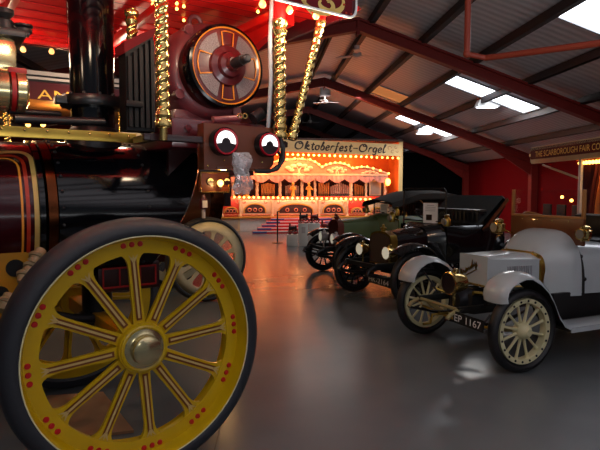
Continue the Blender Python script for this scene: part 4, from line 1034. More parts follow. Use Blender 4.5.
    if hood_up:
        mb = MB(); secs = []
        for x, z in hoodpts:
            secs.append([(x, -.62, z-.12), (x, -.58, z-.03), (x, -.3, z+.01), (x, 0, z+.02), (x, .3, z+.01), (x, .58, z-.03), (x, .62, z-.12)])
        mb.loft(secs, 0, True, False, False); mb.loft([[(p_[0], p_[1]*.98, p_[2]-.02) for p_ in q] for q in secs], 0, True, False, False)
        hd_ = mb.build('hood', 'hood_cloth', c, sharp=25)
        xm_ = sum(p[0] for p in hoodpts)/len(hoodpts)
        for s_ in (-1, 1):
            for k_, x in enumerate((xm_+.35, xm_-.3)):
                mb = MB(); mb.tube([(xm_-.05, s_*.58, ztb), (x, s_*.58, hoodpts[2][1]-.1)], .012, 6); mb.build('hood_stick', 'wood_light', hd_)
    else:
        (xl_, zl_), (xu_, zu_) = hoodpts             # a folded hood leaning back from the seat: lower and upper edges
        mb = MB(); w_ = .58; secs = []
        for t in (0, .3, .7, 1.0):
            x, z = xl_+(xu_-xl_)*t, zl_+(zu_-zl_)*t
            secs.append([(x+.04, -w_, z+.02), (x, -w_*.9, z+.05), (x, 0, z+.055), (x, w_*.9, z+.05), (x+.04, w_, z+.02)])
        secs += [[(p_[0]-.06, p_[1], p_[2]-.03) for p_ in secs[-1]], [(p_[0]-.05, p_[1], p_[2]-.14) for p_ in secs[-1]]]
        secs += [[(xl_-.18, p_[1], zl_-.10) for p_ in secs[0]]]
        mb.loft(secs, 0, False, False, False)
        hd_ = mb.build('hood', 'hood_cloth', c, sharp=25)
        for s_ in (-1, 1):
            mb = MB(); mb.bar((xl_-.05, s_*(w_+.02), zl_-.04), (xu_-.03, s_*(w_+.03), zu_+.0), .02, .05, 0); mb.build('hood_stick', 'wood_box', hd_)
            mb = MB(); mb.bar((xl_-.05, s_*(w_+.02), zl_-.04), ((xl_+xu_)/2-.2, s_*(w_+.03), (zl_+zu_)/2-.12), .02, .04, 0); mb.build('hood_stick', 'satin_black', hd_)
    if plate_txt: plate(c, fr.hit(367.5, 281.5, l=.2), fr.hit(390, 288.5, l=.2), .12, plate_txt)
    return c

ga, gb = ground(404, 306), ground(355, 291.5)
Lx = (ga[0]-gb[0], ga[1]-gb[1]); sang = math.atan2(Lx[1], Lx[0]); print('black car track', math.hypot(*Lx), math.degrees(sang-PI/2), ga, gb)
sang = math.radians(-150)+PI/2; dv = (cos(sang), sin(sang)); tb = 1.34
BC = Frame(gb[0]+dv[0]*tb/2, gb[1]+dv[1]*tb/2, sang-PI/2)
bcar = tourer(BC, 'black vintage tourer with brass radiator, black spoked wheels and its hood folded back', 'car_black', .385, tb, (.25, .52, 1.0, .04), False, 'HK-2164', hoodpts=[BC.hit(480, 228, a=.58)[0::2], BC.hit(505, 199, a=.58)[0::2]], gw=.46)
gc = ground(323, 270.5); tg = 1.30; sang = math.radians(-160)+PI/2; dv = (cos(sang), sin(sang))
GC = Frame(gc[0]+dv[0]*tg/2, gc[1]+dv[1]*tg/2, sang-PI/2); print('green', GC.x, GC.y)
hx0, _, hz0 = GC.hit(362.5, 205, a=-.60); hz1 = GC.hit(385, 192, a=0)[2]; print('ghood', hx0, hz0, hz1)
gcar = tourer(GC, 'dark green vintage car with black mudguards and its black cloth hood up', 'car_green', .37, tg, (.22, .5, 1.05, .06), True, None, rad_core='radiator_red', rad_shell='radiator_red', xb=-.75, xw=-1.05, xe=-2.5, xa=-2.45, seats=(-1.6, -2.3), gt=1.36,
    hoodpts=[(hx0, hz0+.1), (hx0-.25, hz0+.16), (hx0-.6, hz1), (hx0-1.2, hz1+.01), (hx0-1.55, hz1-.06), (hx0-1.7, 1.2)])
# paper notices standing in the windscreens
def notice(fr, px, py, x, w, h, label, pic=True):
    q = fr.hit(px, py, l=x); wq = fr.world(*q)
    mb = MB(); mb.box((0, 0, 0), (.004, w, h), 0)
    if pic: mb.box((.003, -w*.1, -h*.22), (.002, w*.4, h*.28), 1)
    for k in range(4): mb.box((.003, 0, h*(.38-.09*k)), (.002, w*(.7 if k else .5), h*.025), 2)
    o = mb.build('paper_notice', ['paper', 'model_dark', 'lamp_grey'], None, wq, (0, 0, fr.ang+.4))
    return tag(o, label, 'notice')
print('bh', BC.hit(480, 228, a=.58), BC.hit(505, 199, a=.58), BC.hit(440, 213, a=-.58), BC.hit(467, 198, a=-.58))
notice(BC, 430.5, 213, -.76, .23, .30, 'white paper notice in the windscreen of the black tourer')
notice(GC, 384, 211, -1.0, .17, .27, 'larger white paper notice in the windscreen of the green car')
notice(GC, 391.5, 212, -1.0, .09, .19, 'small white paper card beside the larger notice in the green car', False)

# ------------------------------------------------------------------ the fairground organ
g0 = ground(213, 231.5)
OG = Frame(g0[0], g0[1], math.radians(9)); print('organ', g0)
def oh(px, py, a=0.): return OG.hit(px, py, a=a)
org = empty('fairground_organ', OG, 'large lit fairground organ with cream carvings and a sign reading Oktoberfest-Orgel', 'fairground organ')
xl, xr_ = oh(213, 190)[0]-1.0, oh(401, 190)[0]; DP = 1.3
ztop = oh(340, 140)[2]; zdeck = oh(300, 217)[2]
# case
mb = MB(); mb.box(((xl+xr_)/2, DP+.05, ztop/2), (xr_-xl, .1, ztop)); mb.build('back_panel', 'organ_back', org)
mb = MB(); mb.box((xr_-.06, DP/2, (ztop)/2), (.12, DP, ztop)); mb.build('side_panel', 'organ_back', org)
mb = MB(); mb.box((xl+.06, DP/2, ztop/2), (.12, DP, ztop)); mb.build('side_panel', 'organ_red', org)
mb = MB(); mb.box(((xl+xr_)/2, DP/2-.05, ztop+.0), (xr_-xl, DP+.3, .08)); mb.build('roof', 'organ_dark', org)
mb = MB(); px1 = oh(402, 190, -.05)[0]; mb.box((px1-.08, -.06, ztop/2), (.16, .1, ztop), 0, .01); mb.build('corner_post', 'organ_sign', org)
# sign with scrolled end
tilt = math.radians(1.6)
sA, sB = oh(217, 148.6, -.2), oh(401, 156.3, -.2); sH = oh(340, 141.7, -.2)[2]-oh(340, 154, -.2)[2]
ex = (vec(sB)-vec(sA)); sw = ex.length; ex.normalize(); ey = vec((0, -1, 0)).cross(ex); ey = -ey if ey.z < 0 else ey
mb = MB(); mb.prism([(0, 0), (sw, 0), (sw, sH), (0, sH)], sA, ex, ey, -.06)
sg = mb.build('sign_board', 'organ_sign', org)
# the lettering, stroke by stroke in a round hand
GL = {
 'O': (1.0, [[(.55, 1.0), (.25, .95), (.08, .65), (.1, .25), (.35, .02), (.65, .08), (.85, .4), (.82, .75), (.6, .98), (.4, .9), (.5, .72), (.75, .78)]]),
 'k': (.62, [[(.1, .0), (.12, .5), (.2, 1.05), (.28, .95), (.16, .5)], [(.14, .3), (.4, .6), (.45, .45), (.18, .3), (.35, .1), (.52, .0), (.62, .1)]]),
 't': (.42, [[(.24, .95), (.18, .4), (.2, .05), (.32, .0), (.42, .12)], [(.02, .66), (.42, .7)]]),
 'o': (.5, [[(.28, .6), (.08, .5), (.06, .15), (.22, .0), (.4, .12), (.42, .45), (.28, .6), (.36, .5), (.52, .55)]]),
 'b': (.52, [[(.12, .5), (.26, 1.05), (.3, .95), (.12, .45), (.1, .1), (.24, .0), (.42, .15), (.4, .5), (.26, .55), (.14, .4)]]),
 'e': (.46, [[(.06, .28), (.36, .38), (.34, .58), (.18, .6), (.06, .35), (.1, .06), (.26, .0), (.44, .14)]]),
 'r': (.44, [[(.06, .0), (.1, .58)], [(.09, .4), (.22, .6), (.36, .58), (.38, .5)]]),
 'f': (.44, [[(.42, 1.0), (.3, 1.05), (.22, .85), (.18, .3), (.1, -.25), (.02, -.3)], [(.06, .55), (.38, .58)]]),
 's': (.42, [[(.36, .52), (.22, .62), (.1, .5), (.3, .25), (.28, .04), (.1, .0), (.02, .1)]]),
 '-': (.62, [[(.04, .42), (.56, .42)]]),
 'g': (.52, [[(.4, .58), (.2, .6), (.06, .38), (.1, .08), (.26, .04), (.4, .3), (.42, .58), (.38, -.2), (.2, -.36), (.06, -.22)]]),
 'l': (.34, [[(.06, .4), (.26, 1.0), (.2, 1.05), (.12, .7), (.12, .08), (.22, .0), (.36, .12)]]),
}
mb = MB(); txt = 'Oktoberfest-Orgel'; tot = sum(GL[c][0] for c in txt)+.06*len(txt)
tA = (oh(294, 150, -.2)[0]-sA[0]); tB = (oh(385.5, 150, -.2)[0]-sA[0]); kx = (tB-tA)/tot; kz = sH*.60
def smooth(pts, n=5):
    out = []; m_ = len(pts)
    for i in range(m_-1):
        p0, p1, p2, p3 = pts[max(i-1, 0)], pts[i], pts[i+1], pts[min(i+2, m_-1)]
        for j in range(n):
            t = j/n; out.append(tuple(.5*((2*p1[q])+(-p0[q]+p2[q])*t+(2*p0[q]-5*p1[q]+4*p2[q]-p3[q])*t*t+(-p0[q]+3*p1[q]-3*p2[q]+p3[q])*t**3) for q in (0, 1)))
    return out+[pts[-1]]
cx_ = 0
O3 = vec(sA)+vec((0, -.012, 0))+ey*sH*.24
for ch_ in txt:
    w_, strokes = GL[ch_]
    for st in strokes:
        sp = smooth(st) if len(st) > 2 else st
        mb.ribbon([O3+ex*(tA+kx*(cx_+p_[0]+.12*p_[1]))+ey*kz*p_[1] for p_ in sp], [kz*(.125+.10*abs(sin(2.2*i/len(sp)*PI))) for i in range(len(sp))], (0, -1, 0))
    cx_ += w_+.06
mb.build('lettering', 'organ_letter', sg)
mb = MB(); e0 = vec(sA)+ex*(sw-.5)+ey*sH*.5+vec((0, -.01, 0))
for k, (dx, dz) in enumerate(((0, .06), (.14, -.08), (.28, .1), (.34, -.05))):
    mb.ribbon([e0+ex*(dx+.09*cos(t)*(1-t/9))+ey*(dz+.09*sin(t)*(1-t/9)) for t in [i*.35+k for i in range(14)]], .022, (0, -1, 0))
mb.build('scrollwork', 'wood_light', sg)
OB = [None]
nb_ = [0]
def obulb(p, r=.042):
    nb_[0] += 1
    if OB[0] is None:
        mb = MB(); mb.sphere((0, 0, 0), r, 10, 6); OB[0] = mb.build('bulb', 'bulb_organ', org, p); return
    copy(OB[0], org, p)
for i in range(24):
    px_ = 277+121*i/23; obulb(oh(px_, 154.2+.034*(px_-283), -.1))
# upper arched crest
a1 = .35
crest = [(222, 170), (232, 163), (244, 160), (256, 163), (262, 166.5), (268, 165), (276, 161.5), (288, 159.5), (299, 158.8), (310, 160), (317, 163.5), (321.5, 167.5), (327, 164.6), (334, 163.2), (341, 163.3), (347, 165.2), (353, 169), (359, 167.2), (367, 167.3), (376, 169.8), (388, 174)]
Pc = [oh(x, y, a1) for x, y in crest]; zb0 = oh(300, 178, a1)[2]
mb = MB(); mb.prism([(p[0], p[2]) for p in Pc]+[(Pc[-1][0], zb0), (Pc[0][0], zb0)], (0, a1, 0), (1, 0, 0), (0, 0, 1), -.06)
cr_ = mb.build('crest', 'organ_pink', org)
mb = MB(); mb.tube([(p[0], a1-.03, p[2]) for p in Pc], .045, 8); mb.build('crest_moulding', 'organ_cream', cr_)
for cx0, cy0, s_ in ((244, 170, 1.), (299, 168, 1.1), (337, 170, .8), (370, 173, .7)):
    mb = MB()
    for t in [(-1, .2), (-.5, .6), (0, .8), (.5, .6), (1, .2), (-.7, -.2), (.7, -.2)]:
        c_ = oh(cx0+10*s_*t[0], cy0-5*s_*t[1]+1, a1-.04); mb.sphere(c_, .09*s_, 10, 6, 0, (1.3, .4, .8))
    for sg_ in (-1, 1):
        c_ = vec(oh(cx0+5*sg_*s_, cy0+2, a1-.05)); mb.tube([c_+vec((sg_*(.05+.05*t)*cos(t*1.0), 0, (.05+.045*t)*sin(t))) for t in [i*.4 for i in range(13)]], .022, 6)
    mb.build('carving', 'organ_cream', cr_)
for i in range(30):
    t = i/29*(len(Pc)-1); k = min(int(t), len(Pc)-2); f = t-k
    obulb((Pc[k][0]*(1-f)+Pc[k+1][0]*f, a1-.10, Pc[k][2]*(1-f)+Pc[k+1][2]*f+.02))
# scalloped drapery
mb = MB(); a2 = .18; z1_ = oh(300, 175.5, a2)[2]; up_ = []; lo_ = []; xa, xb_ = oh(222, 176, a2)[0], oh(388, 176, a2)[0]; n = 200
for i in range(n+1):
    t = i/n; s_ = abs(sin(PI*t*11)); x = xa+(xb_-xa)*t; w_ = .03*sin(t*11*PI*6); up_.append((x, a2+w_*.5, z1_)); lo_.append((x, a2-.04+w_, z1_-.13-.16*s_))
mid_ = [(u[0], u[1]-.03, (u[2]*.6+l[2]*.4)) for u, l in zip(up_, lo_)]
mb.loft([up_, mid_, lo_], 0, True, False, False); mb.build('drapery', 'organ_drape', org)
mb = MB(); mb.box(((xa+xb_)/2, a2+.02, z1_+.03), (xb_-xa, .1, .08), 0, .02)
mb.build('cornice', 'organ_cream', org)
# middle stage with pipes
a3 = .55; zm0, zm1 = oh(300, 198, a3)[2], oh(300, 176, a3)[2]
mb = MB(); mb.box(((xa+xb_)/2, a3+.25, (zm0+zm1)/2), (xb_-xa, .05, zm1-zm0)); mb.build('inner_panel', 'organ_dark', org)
proto = {}
def pipe(px_, pyt, pyb, rpx, m):
    b_, t_ = oh(px_, pyb, a3), oh(px_, pyt, a3); r = rpx*g0[1]/540; mb = MB()
    mb.lathe([(r*.35, 0), (r, r*3.2), (r, t_[2]-b_[2]-r), (r*1.12, t_[2]-b_[2]-r*.8), (r*1.12, t_[2]-b_[2]), (r*.8, t_[2]-b_[2])], b_, (0, 0, 1), 14)
    mb.box((b_[0], b_[1]-r*.95, b_[2]+r*4.2), (r*.9, r*.2, r*1.0), 1); return mb.build('pipe', [m, 'organ_dark'], org)
for i in range(6): pipe(319+1.9*i, 183-1.2*(i % 3)+.4*i, 197.5, .8, 'pipe_gold')
for i in range(10): pipe(331+2.0*i, 189-.95*(5-abs(4.5-i))-2, 197.8, .85, 'pipe_silver')
for i in range(5): pipe(355+1.9*i, 184+.5*i, 198, .75, 'pipe_gold')
for i in range(7): pipe(262+2.0*i, 183+.4*abs(i-3), 197, .8, 'pipe_gold')
for i in range(7): pipe(286+2.0*i, 186-.6*(3-abs(i-3)), 197, .8, 'pipe_silver')
for i in range(6): pipe(236+2.0*i, 184, 197, .8, 'pipe_gold')
# carved columns between the pipe stages
for px_, k in ((233, 1), (257, 1), (280, 1), (302, 1), (315, .9), (351, 1.1), (366, .8), (385, 1)):
    b_, t_ = oh(px_, 198, .3), oh(px_, 177, .3); H_ = t_[2]-b_[2]; mb = MB()
    twist(mb, b_, t_, .06*k, .22); mb.build('carved_column', 'organ_cream', org)
mb = MB(); c_ = oh(375, 188, .4); mb.box(c_, (.5, .08, .62), 0, .03); mb.box(vec(c_)+vec((0, -.05, 0)), (.36, .02, .48), 1); mb.build('end_panel', ['organ_cream', 'pipe_silver'], org)
for px_, s_ in ((309, 1), (247, 1), (293, .8)):                   # little band figures, carved in one piece
    b_ = oh(px_, 197, .12); mb = MB(); mb.lathe([(.0, 0), (.1, 0), (.075, .12), (.06, .25), (.09, .36), (.08, .42), (.03, .45), (.05, .49), (.055, .54), (.03, .58), (0, .59)], b_, (0, 0, 1), 14)
    for q in (-1, 1): mb.tube([vec(b_)+vec((q*.08, 0, .4)), vec(b_)+vec((q*.13, -.05, .3)), vec(b_)+vec((q*.05, -.1, .33))], .02, 6)
    mb.build('carved_figure', 'organ_gold', org)
# bulb rail and lower case
zr0, zr1 = oh(300, 200.5)[2], oh(300, 195.8)[2]
mb = MB(); mb.box(((xa+xb_)/2, .12, (zr0+zr1)/2), (xb_-xa, .3, (zr1-zr0)*.7), 0, .02); mb.build('bulb_rail', 'organ_red', org)
for i in range(34):
    px_ = 215+160*i/33; obulb(oh(px_, 196.6+.017*(px_-214), -.07), .034)
print('bulbs', nb_[0])
def lower_panel(pxa, pxb, cxp, wp, red=False):
    A_, B_ = oh(pxa, 200), oh(pxb, 200); z0, z1 = oh(300, 216.5)[2], oh(300, 200)[2]; mb = MB()
    mb.box(((A_[0]+B_[0])/2, .06, (z0+z1)/2), (B_[0]-A_[0]-.02, .1, z1-z0), 0, .015)
    c_ = oh(cxp, 213, -.0); w_ = wp*g0[1]/540/2; h_ = w_*.85 if w_ < .45 else .36
    pts = [(c_[0]+w_*cos(t), c_[2]+h_*abs(sin(t))**.7) for t in [PI*i/16 for i in range(17)]]
    mb.prism(pts, (0, .005, 0), (1, 0, 0), (0, 0, 1), .002, 1)
    mb.tube([(p[0], -.0, p[1]) for p in pts], .03, 6, 2)
    for q in (-.5, 0, .5): mb.lathe([(.05, 0), (.08, .02), (.05, .03)], (c_[0]+w_*q, -.01, c_[2]+h_*.35), (0, -1, 0), 12, 3)
    for q in (-1, 1):
        cc = vec((c_[0]+q*(w_+.02), -.01, z1-.08)); mb.tube([cc+vec((q*(.015+.018*t)*cos(t), 0, -(.015+.018*t)*sin(t))) for t in [i*.45 for i in range(9)]], .018, 6, 3)
    n = 12; lo = [(A_[0]+(B_[0]-A_[0])*i/n, -.01, z0+.05+.04*abs(sin(i*1.3))) for i in range(n+1)]; mb.tube(lo, .025, 6, 3)
    return mb.build('lower_panel', ['organ_red' if red else 'organ_cream', 'organ_dark', 'organ_gold', 'organ_pink'], org)
lower_panel(214, 221.5, 218, 5); lower_panel(222, 240, 231, 13, True); lower_panel(240.5, 272, 255, 22); lower_panel(272.5, 318.5, 296, 36); lower_panel(319, 347, 333.5, 22); lower_panel(347.5, 366, 357, 12, True); lower_panel(366.5, 388, 377, 13)
for px_ in (214, 222, 240.2, 272.2, 318.8, 347.2, 366.2, 388):
    b_ = oh(px_, 216.5, -.03); t_ = oh(px_, 200, -.03); mb = MB(); mb.lathe([(.07, 0), (.07, .05), (.04, .08), (.05, .3), (.035, .5), (.06, .56), (.07, t_[2]-b_[2])], b_, (0, 0, 1), 12); mb.build('pilaster', 'organ_cream', org)
mb = MB(); mb.box(((xl+xr_)/2, -.0, zdeck+.0), (xr_-xl, .3, .06), 0, .01); mb.build('ledge', 'organ_gold', org)
mb = MB(); L0, L1 = oh(200, 224)[0], oh(240, 224)[0]; mb.box(((xl+L1)/2, .1, zdeck/2-.02), (L1-xl, .3, zdeck-.04), 0, .01)
mb.box((oh(226, 224)[0], -.055, zdeck*.5), (.9, .02, zdeck*.62), 1, .005); mb.build('base_panel', ['organ_cream', 'pipe_silver'], org)
mb = MB(); mb.box(((L1+xr_)/2, .12, zdeck/2-.02), (xr_-L1, .3, zdeck-.04), 0, .01); mb.build('base_panel', 'step_white', org)
def strip(p, d, lx, ly, e, col):
    w = OG.world(*p); dd = vec(OG.world(p[0]+d[0], p[1]+d[1], p[2]+d[2]))-vec(w)
    q = dd.to_track_quat('-Z', 'X') if False else dd.to_track_quat('-Z', 'Y')
    o = light('organ_strip', w, e, col, lx, 'AREA', None, ly); o.rotation_euler = q.to_euler()
for px_ in (250, 300, 350):
    strip(oh(px_, 155, -.16), (0, 1, -1.0), 1.8, .08, 58, (1, .32, .11))
    strip(oh(px_, 199.5, -.14), (0, .75, 1), 1.8, .06, 13, (1, .40, .18))
    strip(oh(px_, 199, -.42), (0, 1, -.75), 1.8, .08, 7, (1, .52, .34))
for px_ in (245, 300, 350): light('organ_lamp', OG.world(*oh(px_, 166, .9)), 16, (1, .36, .10), .08)
for px_ in (262, 300, 338): light('organ_lamp', OG.world(*oh(px_, 171, -.05)), 9, (1, .5, .18), .05)
mb = MB(); c_ = oh(388, 183, .1); mb.lathe([(.04, -.1), (.09, -.02), (.1, .08), (.07, .16), (0, .18)], c_, (0, 0, 1), 16, 0); mb.cyl(vec(c_)-vec((0, 0, .1)), vec(c_)+vec((0, .3, -.12)), .015, mi=1); mb.build('lamp', ['bulb_organ', 'organ_gold'], org)

# steps in front of the organ
sf = OG.world(oh(300, 231)[0], -.18); SF = Frame(sf[0], sf[1], OG.ang)
st = empty('stage_steps', SF, 'red and white steps with blue ends leading up to the organ', 'steps')
ns_ = 5
for k in range(ns_):
    z = zdeck*.97*(ns_-k)/ns_; hw = (31+5.0*k)*g0[1]/540; y = -.24*k
    mb = MB(); hgt = zdeck*.97/ns_
    mb.box((0, y-.12, z-.5*hgt), (2*hw, .25, hgt), 0)
    mb.box((0, y-.245-.004, z-.22*hgt), (2*hw, .012, hgt*.44), 1)
    for s_ in (-1, 1): mb.box((s_*(hw-.25), y-.25, z-.5*hgt), (.52, .02, hgt*.55), 2)
    if z > hgt*1.2: mb.box((0, y-.12, (z-hgt)/2), (2*hw-.1, .23, z-hgt), 3)
    mb.build('step', ['step_red', 'step_white', 'step_blue', 'organ_dark'], st)
# handrail bar leaning at the right of the steps
p0, p1 = W0.hit(335.5, 214.5, a=17.4), W0.hit(346, 226, a=16.6)
mb = MB(); mb.cyl(p0, p1, .04); mb.cyl((p0[0], p0[1], 0), p0, .03); mb.cyl((p1[0], p1[1], 0), p1, .03)
tag(mb.build('handrail', 'cable'), 'sloping black handrail beside the organ steps', 'handrail')
# rope post
g = ground(277.5, 243); PF = Frame(g[0], g[1], 0); po = empty('barrier_post', PF, 'slim black barrier post on a round base in front of the organ steps', 'post')
h_ = W0.hit(277.5, 212, a=g[1])[2]
mb = MB(); mb.lathe([(0, 0), (.17, 0), (.17, .015), (.05, .035), (0, .04)], (0, 0, 0), (0, 0, 1), 24); mb.build('base', 'satin_black', po)
mb = MB(); mb.cyl((0, 0, .03), (0, 0, h_), .022); mb.bar((-.02, 0, h_), (.14, .0, h_+.05), .03, .03); mb.build('pole', 'satin_black', po)
# display blocks with model engines
def block(pa, pb, pyt, pyb, label, depth=.42, paper=None):
    g = ground((pa+pb)/2, pyb); fr = Frame(g[0], g[1], 0); w_ = (pb-pa)*g[1]/540*.98; h = W0.hit(pa, pyt, a=g[1])[2]
    mb = MB(); mb.box((0, depth/2, h/2), (w_, depth, h), 0, .008)
    if paper: mb.box((w_*paper, -.003, h*.72), (w_*.38, .004, h*.28), 1)
    o = mb.build('display_block', ['plinth_white', 'fan_white'], None, (g[0], g[1], 0)); tag(o, label, 'display block', 'white display blocks before the organ')
    return g, w_, h
def model(g, w_, h, depth, label, s_=1., red=False):
    fr = Frame(g[0], g[1]+depth/2, PI*.0); m = empty('model_engine', fr, label, 'model engine', 'model engines on the display blocks', z=h)
    k = s_*.30
    mb = MB(); mb.box((0, 0, .42*k), (1.0*k, .5*k, .12*k), 0, .01); mb.cyl((-.45*k, 0, .75*k), (.4*k, 0, .75*k), .24*k, seg=20); mb.box((.42*k, 0, .75*k), (.2*k, .46*k, .7*k), 0, .01); mb.build('body', 'model_red' if red else 'model_dark', m)
    mb = MB(); mb.cyl((-.3*k, 0, .9*k), (-.3*k, 0, 1.35*k), .08*k, .1*k); mb.build('chimney', 'model_dark', m)
    for x, r in ((-.32, .26), (.3, .36)):
        for s2 in (-1, 1):
            mb = MB(); mb.torus((x*k, s2*.28*k, r*k), (0, 1, 0), (r-.05)*k, .05*k, 24, 8); mb.cyl((x*k, s2*.26*k, r*k), (x*k, s2*.3*k, r*k), .08*k)
            for q in range(4): mb.bar((x*k-cos(q*PI/4)*r*.9*k, s2*.28*k, r*k-sin(q*PI/4)*r*.9*k), (x*k+cos(q*PI/4)*r*.9*k, s2*.28*k, r*k+sin(q*PI/4)*r*.9*k), .02*k, .03*k, 0, up=(0, 1, 0))
            mb.build('wheel', 'model_red' if not red else 'model_dark', m)
q = block(286.5, 298.2, 235, 246.3, 'low white display block with a dark model engine on top', .45); model(*q, .45, 'dark model engine on the low white block, leftmost of the four', .8)
q = block(298.2, 308.3, 223.8, 246.3, 'left one of the two tall white display blocks', .42, .02); model(*q, .42, 'dark model engine on top of the left tall white block', .85)
q = block(308.4, 320, 223.5, 246.3, 'right one of the two tall white display blocks', .42, .0); model(*q, .42, 'dark model engine on top of the right tall white block', .8, True)
g = ground(325, 244.5); q = block(320.4, 330, 233, 244.5, 'low white display block partly behind the green car', .42); model(*q, .42, 'dark red model engine on the low block beside the green car', .9, True)

# ------------------------------------------------------------------ the fair stall at the right
SW = B.world(5.9, 0); ST = Frame(SW[0], SW[1], B.ang+PI/2)     # l runs away along the hall, a towards the left... the front is at a=0
def sh(px, py, a=0.): return ST.hit(px, py, a=a)
stl = empty('fair_stall', ST, 'lit fair stall behind the white car with sign THE SCARBOROUGH FAIR CO', 'fair stall')
e1 = sh(530.5, 156); e0 = sh(612, 150); zt0 = sh(530.5, 147.5)[2]; zb0 = sh(530.5, 164)[2]; print('stall', e0, e1, zt0, zb0)
n0 = e0[0]-1.6
mb = MB(); r_ = .05; ol = [(n0, zb0), (e1[0]-r_, zb0), (e1[0], zb0+r_), (e1[0], zt0-r_), (e1[0]-r_, zt0), (n0, zt0)]
mb.prism(ol, (0, 0, 0), (1, 0, 0), (0, 0, 1), .06, 0); sgn = mb.build('sign_board', 'stall_cream', stl)
hh = zt0-zb0; mb = MB(); mb.prism([(n0, zb0+hh*.24), (e1[0]-.16, zb0+hh*.24), (e1[0]-.08, zb0+hh*.38), (e1[0]-.08, zb0+hh*.62), (e1[0]-.16, zb0+hh*.78), (n0, zb0+hh*.78)], (0, .064, 0), (1, 0, 0), (0, 0, 1), .006, 0); mb.build('sign_panel', 'stall_maroon', sgn)
mb = MB(); tL = sh(535.5, 155, .07)[0]; tR = sh(600.5, 150, .07)[0]
mb.text('THE SCARBOROUGH FAIR CO', (tL, .075, zb0+hh*.36), (-1, 0, 0), (0, 0, 1), hh*.32/.7, .004, 0, width=tL-tR); mb.build('lettering', 'gold_letter', sgn)
mb = MB(); mb.lathe([(0, .01), (.035, .0)], (e1[0]-.11, .07, zb0+hh*.5), (0, 1, 0), 12); mb.build('stud', 'cream', sgn)
# posts, awning roof, rails
pp = sh(577.5, 190); mb = MB(); mb.box((pp[0], -.05, (zb0)/2), (.08, .05, zb0), 0, .01); mb.build('post', 'fan_white', stl)
mb = MB(); mb.box((n0+.1, -.05, zb0/2), (.08, .08, zb0), 0, .01); mb.build('post', 'fan_white', stl)
mb = MB(); mb.cyl(sh(543, 165, -.1), sh(578, 178, -.1), .022); mb.build('brace', 'stall_cream', stl)
mb = MB(); mb.box(((n0+e1[0])/2, -1.05, zt0-.05), (e1[0]-n0, 2.1, .06)); mb.build('roof', 'drape_red', stl)
lA, lB = sh(581, 162, -.1)[0], n0+.2
bb = None; k = 0
zl_ = zb0-.03
while lA-.10*k > lB:
    p = (lA-.10*k, -.08, zl_); bb = bulb(stl, p, .034, 'bulb_hot') if bb is None else copy(bb, stl, p); k += 1
mb = MB(); mb.box(((lA+lB)/2, -.08, zl_+.02), (lA-lB+.1, .08, .02)); mb.build('bulb_rail', 'brass', stl)
def drape(px0, px1, a_, m, zlow, gather=0.):
    x0, x1 = sh(px0, 190, a_)[0], sh(px1, 190, a_)[0]; n = 60; secs = []
    for j in range(9):
        z = zb0-.02-(zb0-.02-zlow)*j/8; row = []
        for i in range(n+1):
            t = i/n; g_ = 1-gather*sin(PI*min(1, j/8)*.5); x = x0+(x1-x0)*t*g_; row.append((x, a_+.05*sin(t*7*2*PI), z))
        secs.append(row)
    mb = MB(); mb.loft(secs, 0, True, False, False); return mb.build('curtain', m, stl)
drape(583, 600, -.14, 'drape_red', .9, .45); drape(588, 650, -.3, 'drape_peach', .3)
mb = MB(); mb.box(((n0+e1[0])/2, -.1, .5), (e1[0]-n0, .06, 1.0), 0, .01); mb.box(((n0+e1[0])/2, -.15, 1.02), (e1[0]-n0, .4, .05), 1, .01); mb.build('counter', ['stall_maroon', 'wood_dash'], stl)
for k_ in range(3):
    p = sh(590, 165, -.5); light('stall_lamp', ST.world(lA-.3-.7*k_, -.17, zl_-.12), 8, (1, .5, .12), .06)
# row of dark chairs against the red wall
chp = None
for i in range(6):
    u, v = 8.2, 11.6+.75*i
    w = B.world(u, v); fr = Frame(w[0], w[1], B.ang+PI)
    lab = 'dark folded-arm chair against the red wall seen over the white car windscreen'
    c = empty('chair', fr, lab, 'chair', 'dark chairs along the red wall')
    mb = MB(); mb.box((0, 0, .45), (.46, .46, .06), 0, .02); mb.build('seat', 'flat_black', c)
    mb = MB(); mb.box((-.22, 0, .98), (.05, .44, .42), 0, .03); mb.build('backrest', 'flat_black', c)
    for sx in (-1, 1):
        for sy in (-1, 1):
            mb = MB(); mb.cyl((sx*.2, sy*.2, 0), (sx*.2, sy*.2, .43 if sx > 0 else .8), .016, seg=8); mb.build('leg', 'iron', c)
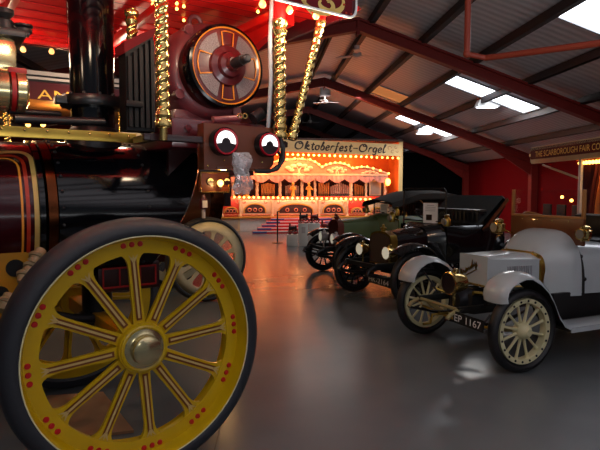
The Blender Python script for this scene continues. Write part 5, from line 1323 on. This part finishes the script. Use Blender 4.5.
# three small lamps in a row above the windscreen of the white car
for (px_, py_), w_ in zip(((562, 197), (571.5, 200.5), (581.3, 204.5)), ('first', 'middle', 'last')):
    q = B.hit(px_, py_, l=8.6); w = B.world(*q)
    fr = Frame(w[0], w[1], B.ang+PI/2); r = empty('wall_lamp', fr, w_+' of three small lit lamps on the red wall behind the windscreen glass', 'lamp', 'small lit lamps on the red wall', z=w[2])
    mb = MB(); mb.sphere((0, 0, 0), .045, 12, 8); mb.build('bulb', 'bulb_hot', r)
    mb = MB(); mb.cyl((0, 0, 0), (0, -.50, 0), .012, seg=8); mb.lathe([(.05, 0), (.05, .015), (0, .02)], (0, -.54, 0), (0, 1, 0), 16); mb.build('bracket', 'brass', r)

# ------------------------------------------------------------------ light
wd = bpy.data.worlds.new('sky'); bpy.context.scene.world = wd; wd.use_nodes = True
wn = wd.node_tree.nodes; bgn = wn['Background']; skyt = wn.new('ShaderNodeTexSky'); skyt.sky_type = 'PREETHAM' if False else 'HOSEK_WILKIE'
skyt.turbidity = 6; wd.node_tree.links.new(skyt.outputs[0], bgn.inputs[0]); bgn.inputs[1].default_value = .72
w = B.world(2.5, -1.5, 1.3); light('ceiling_fill', w, 430, (.95, .97, 1), 7, 'AREA', (PI, 0, B.ang), 3)  # added upward fill that brightens the ceiling, not a real opening
# warm light of the canopy bulbs of the first engine
for l_, a_, e_ in ((1.3, -.1, 8), (.95, -.12, 8), (.45, -.12, 8), (.5, 1.7, 8), (-.5, 1.75, 8), (-.3, .1, 8), (-1.3, .2, 6)):
    light('canopy_light', E1.world(l_, a_, CZ-.12), e_, (1, .74, .5), .06)
# the photographer's flash
light('flash', (.12, -.12, HC+.15), 16, (1, .97, .93), .03)
sc_ = bpy.context.scene
sc_.view_settings.view_transform = 'Standard'; sc_.view_settings.look = 'None'; sc_.view_settings.exposure = .08
sc_.cycles.use_denoising = True; sc_.cycles.caustics_reflective = False; sc_.cycles.caustics_refractive = False; sc_.cycles.max_bounces = 7; sc_.cycles.sample_clamp_indirect = 4
sc_.cycles.transparent_max_bounces = 12
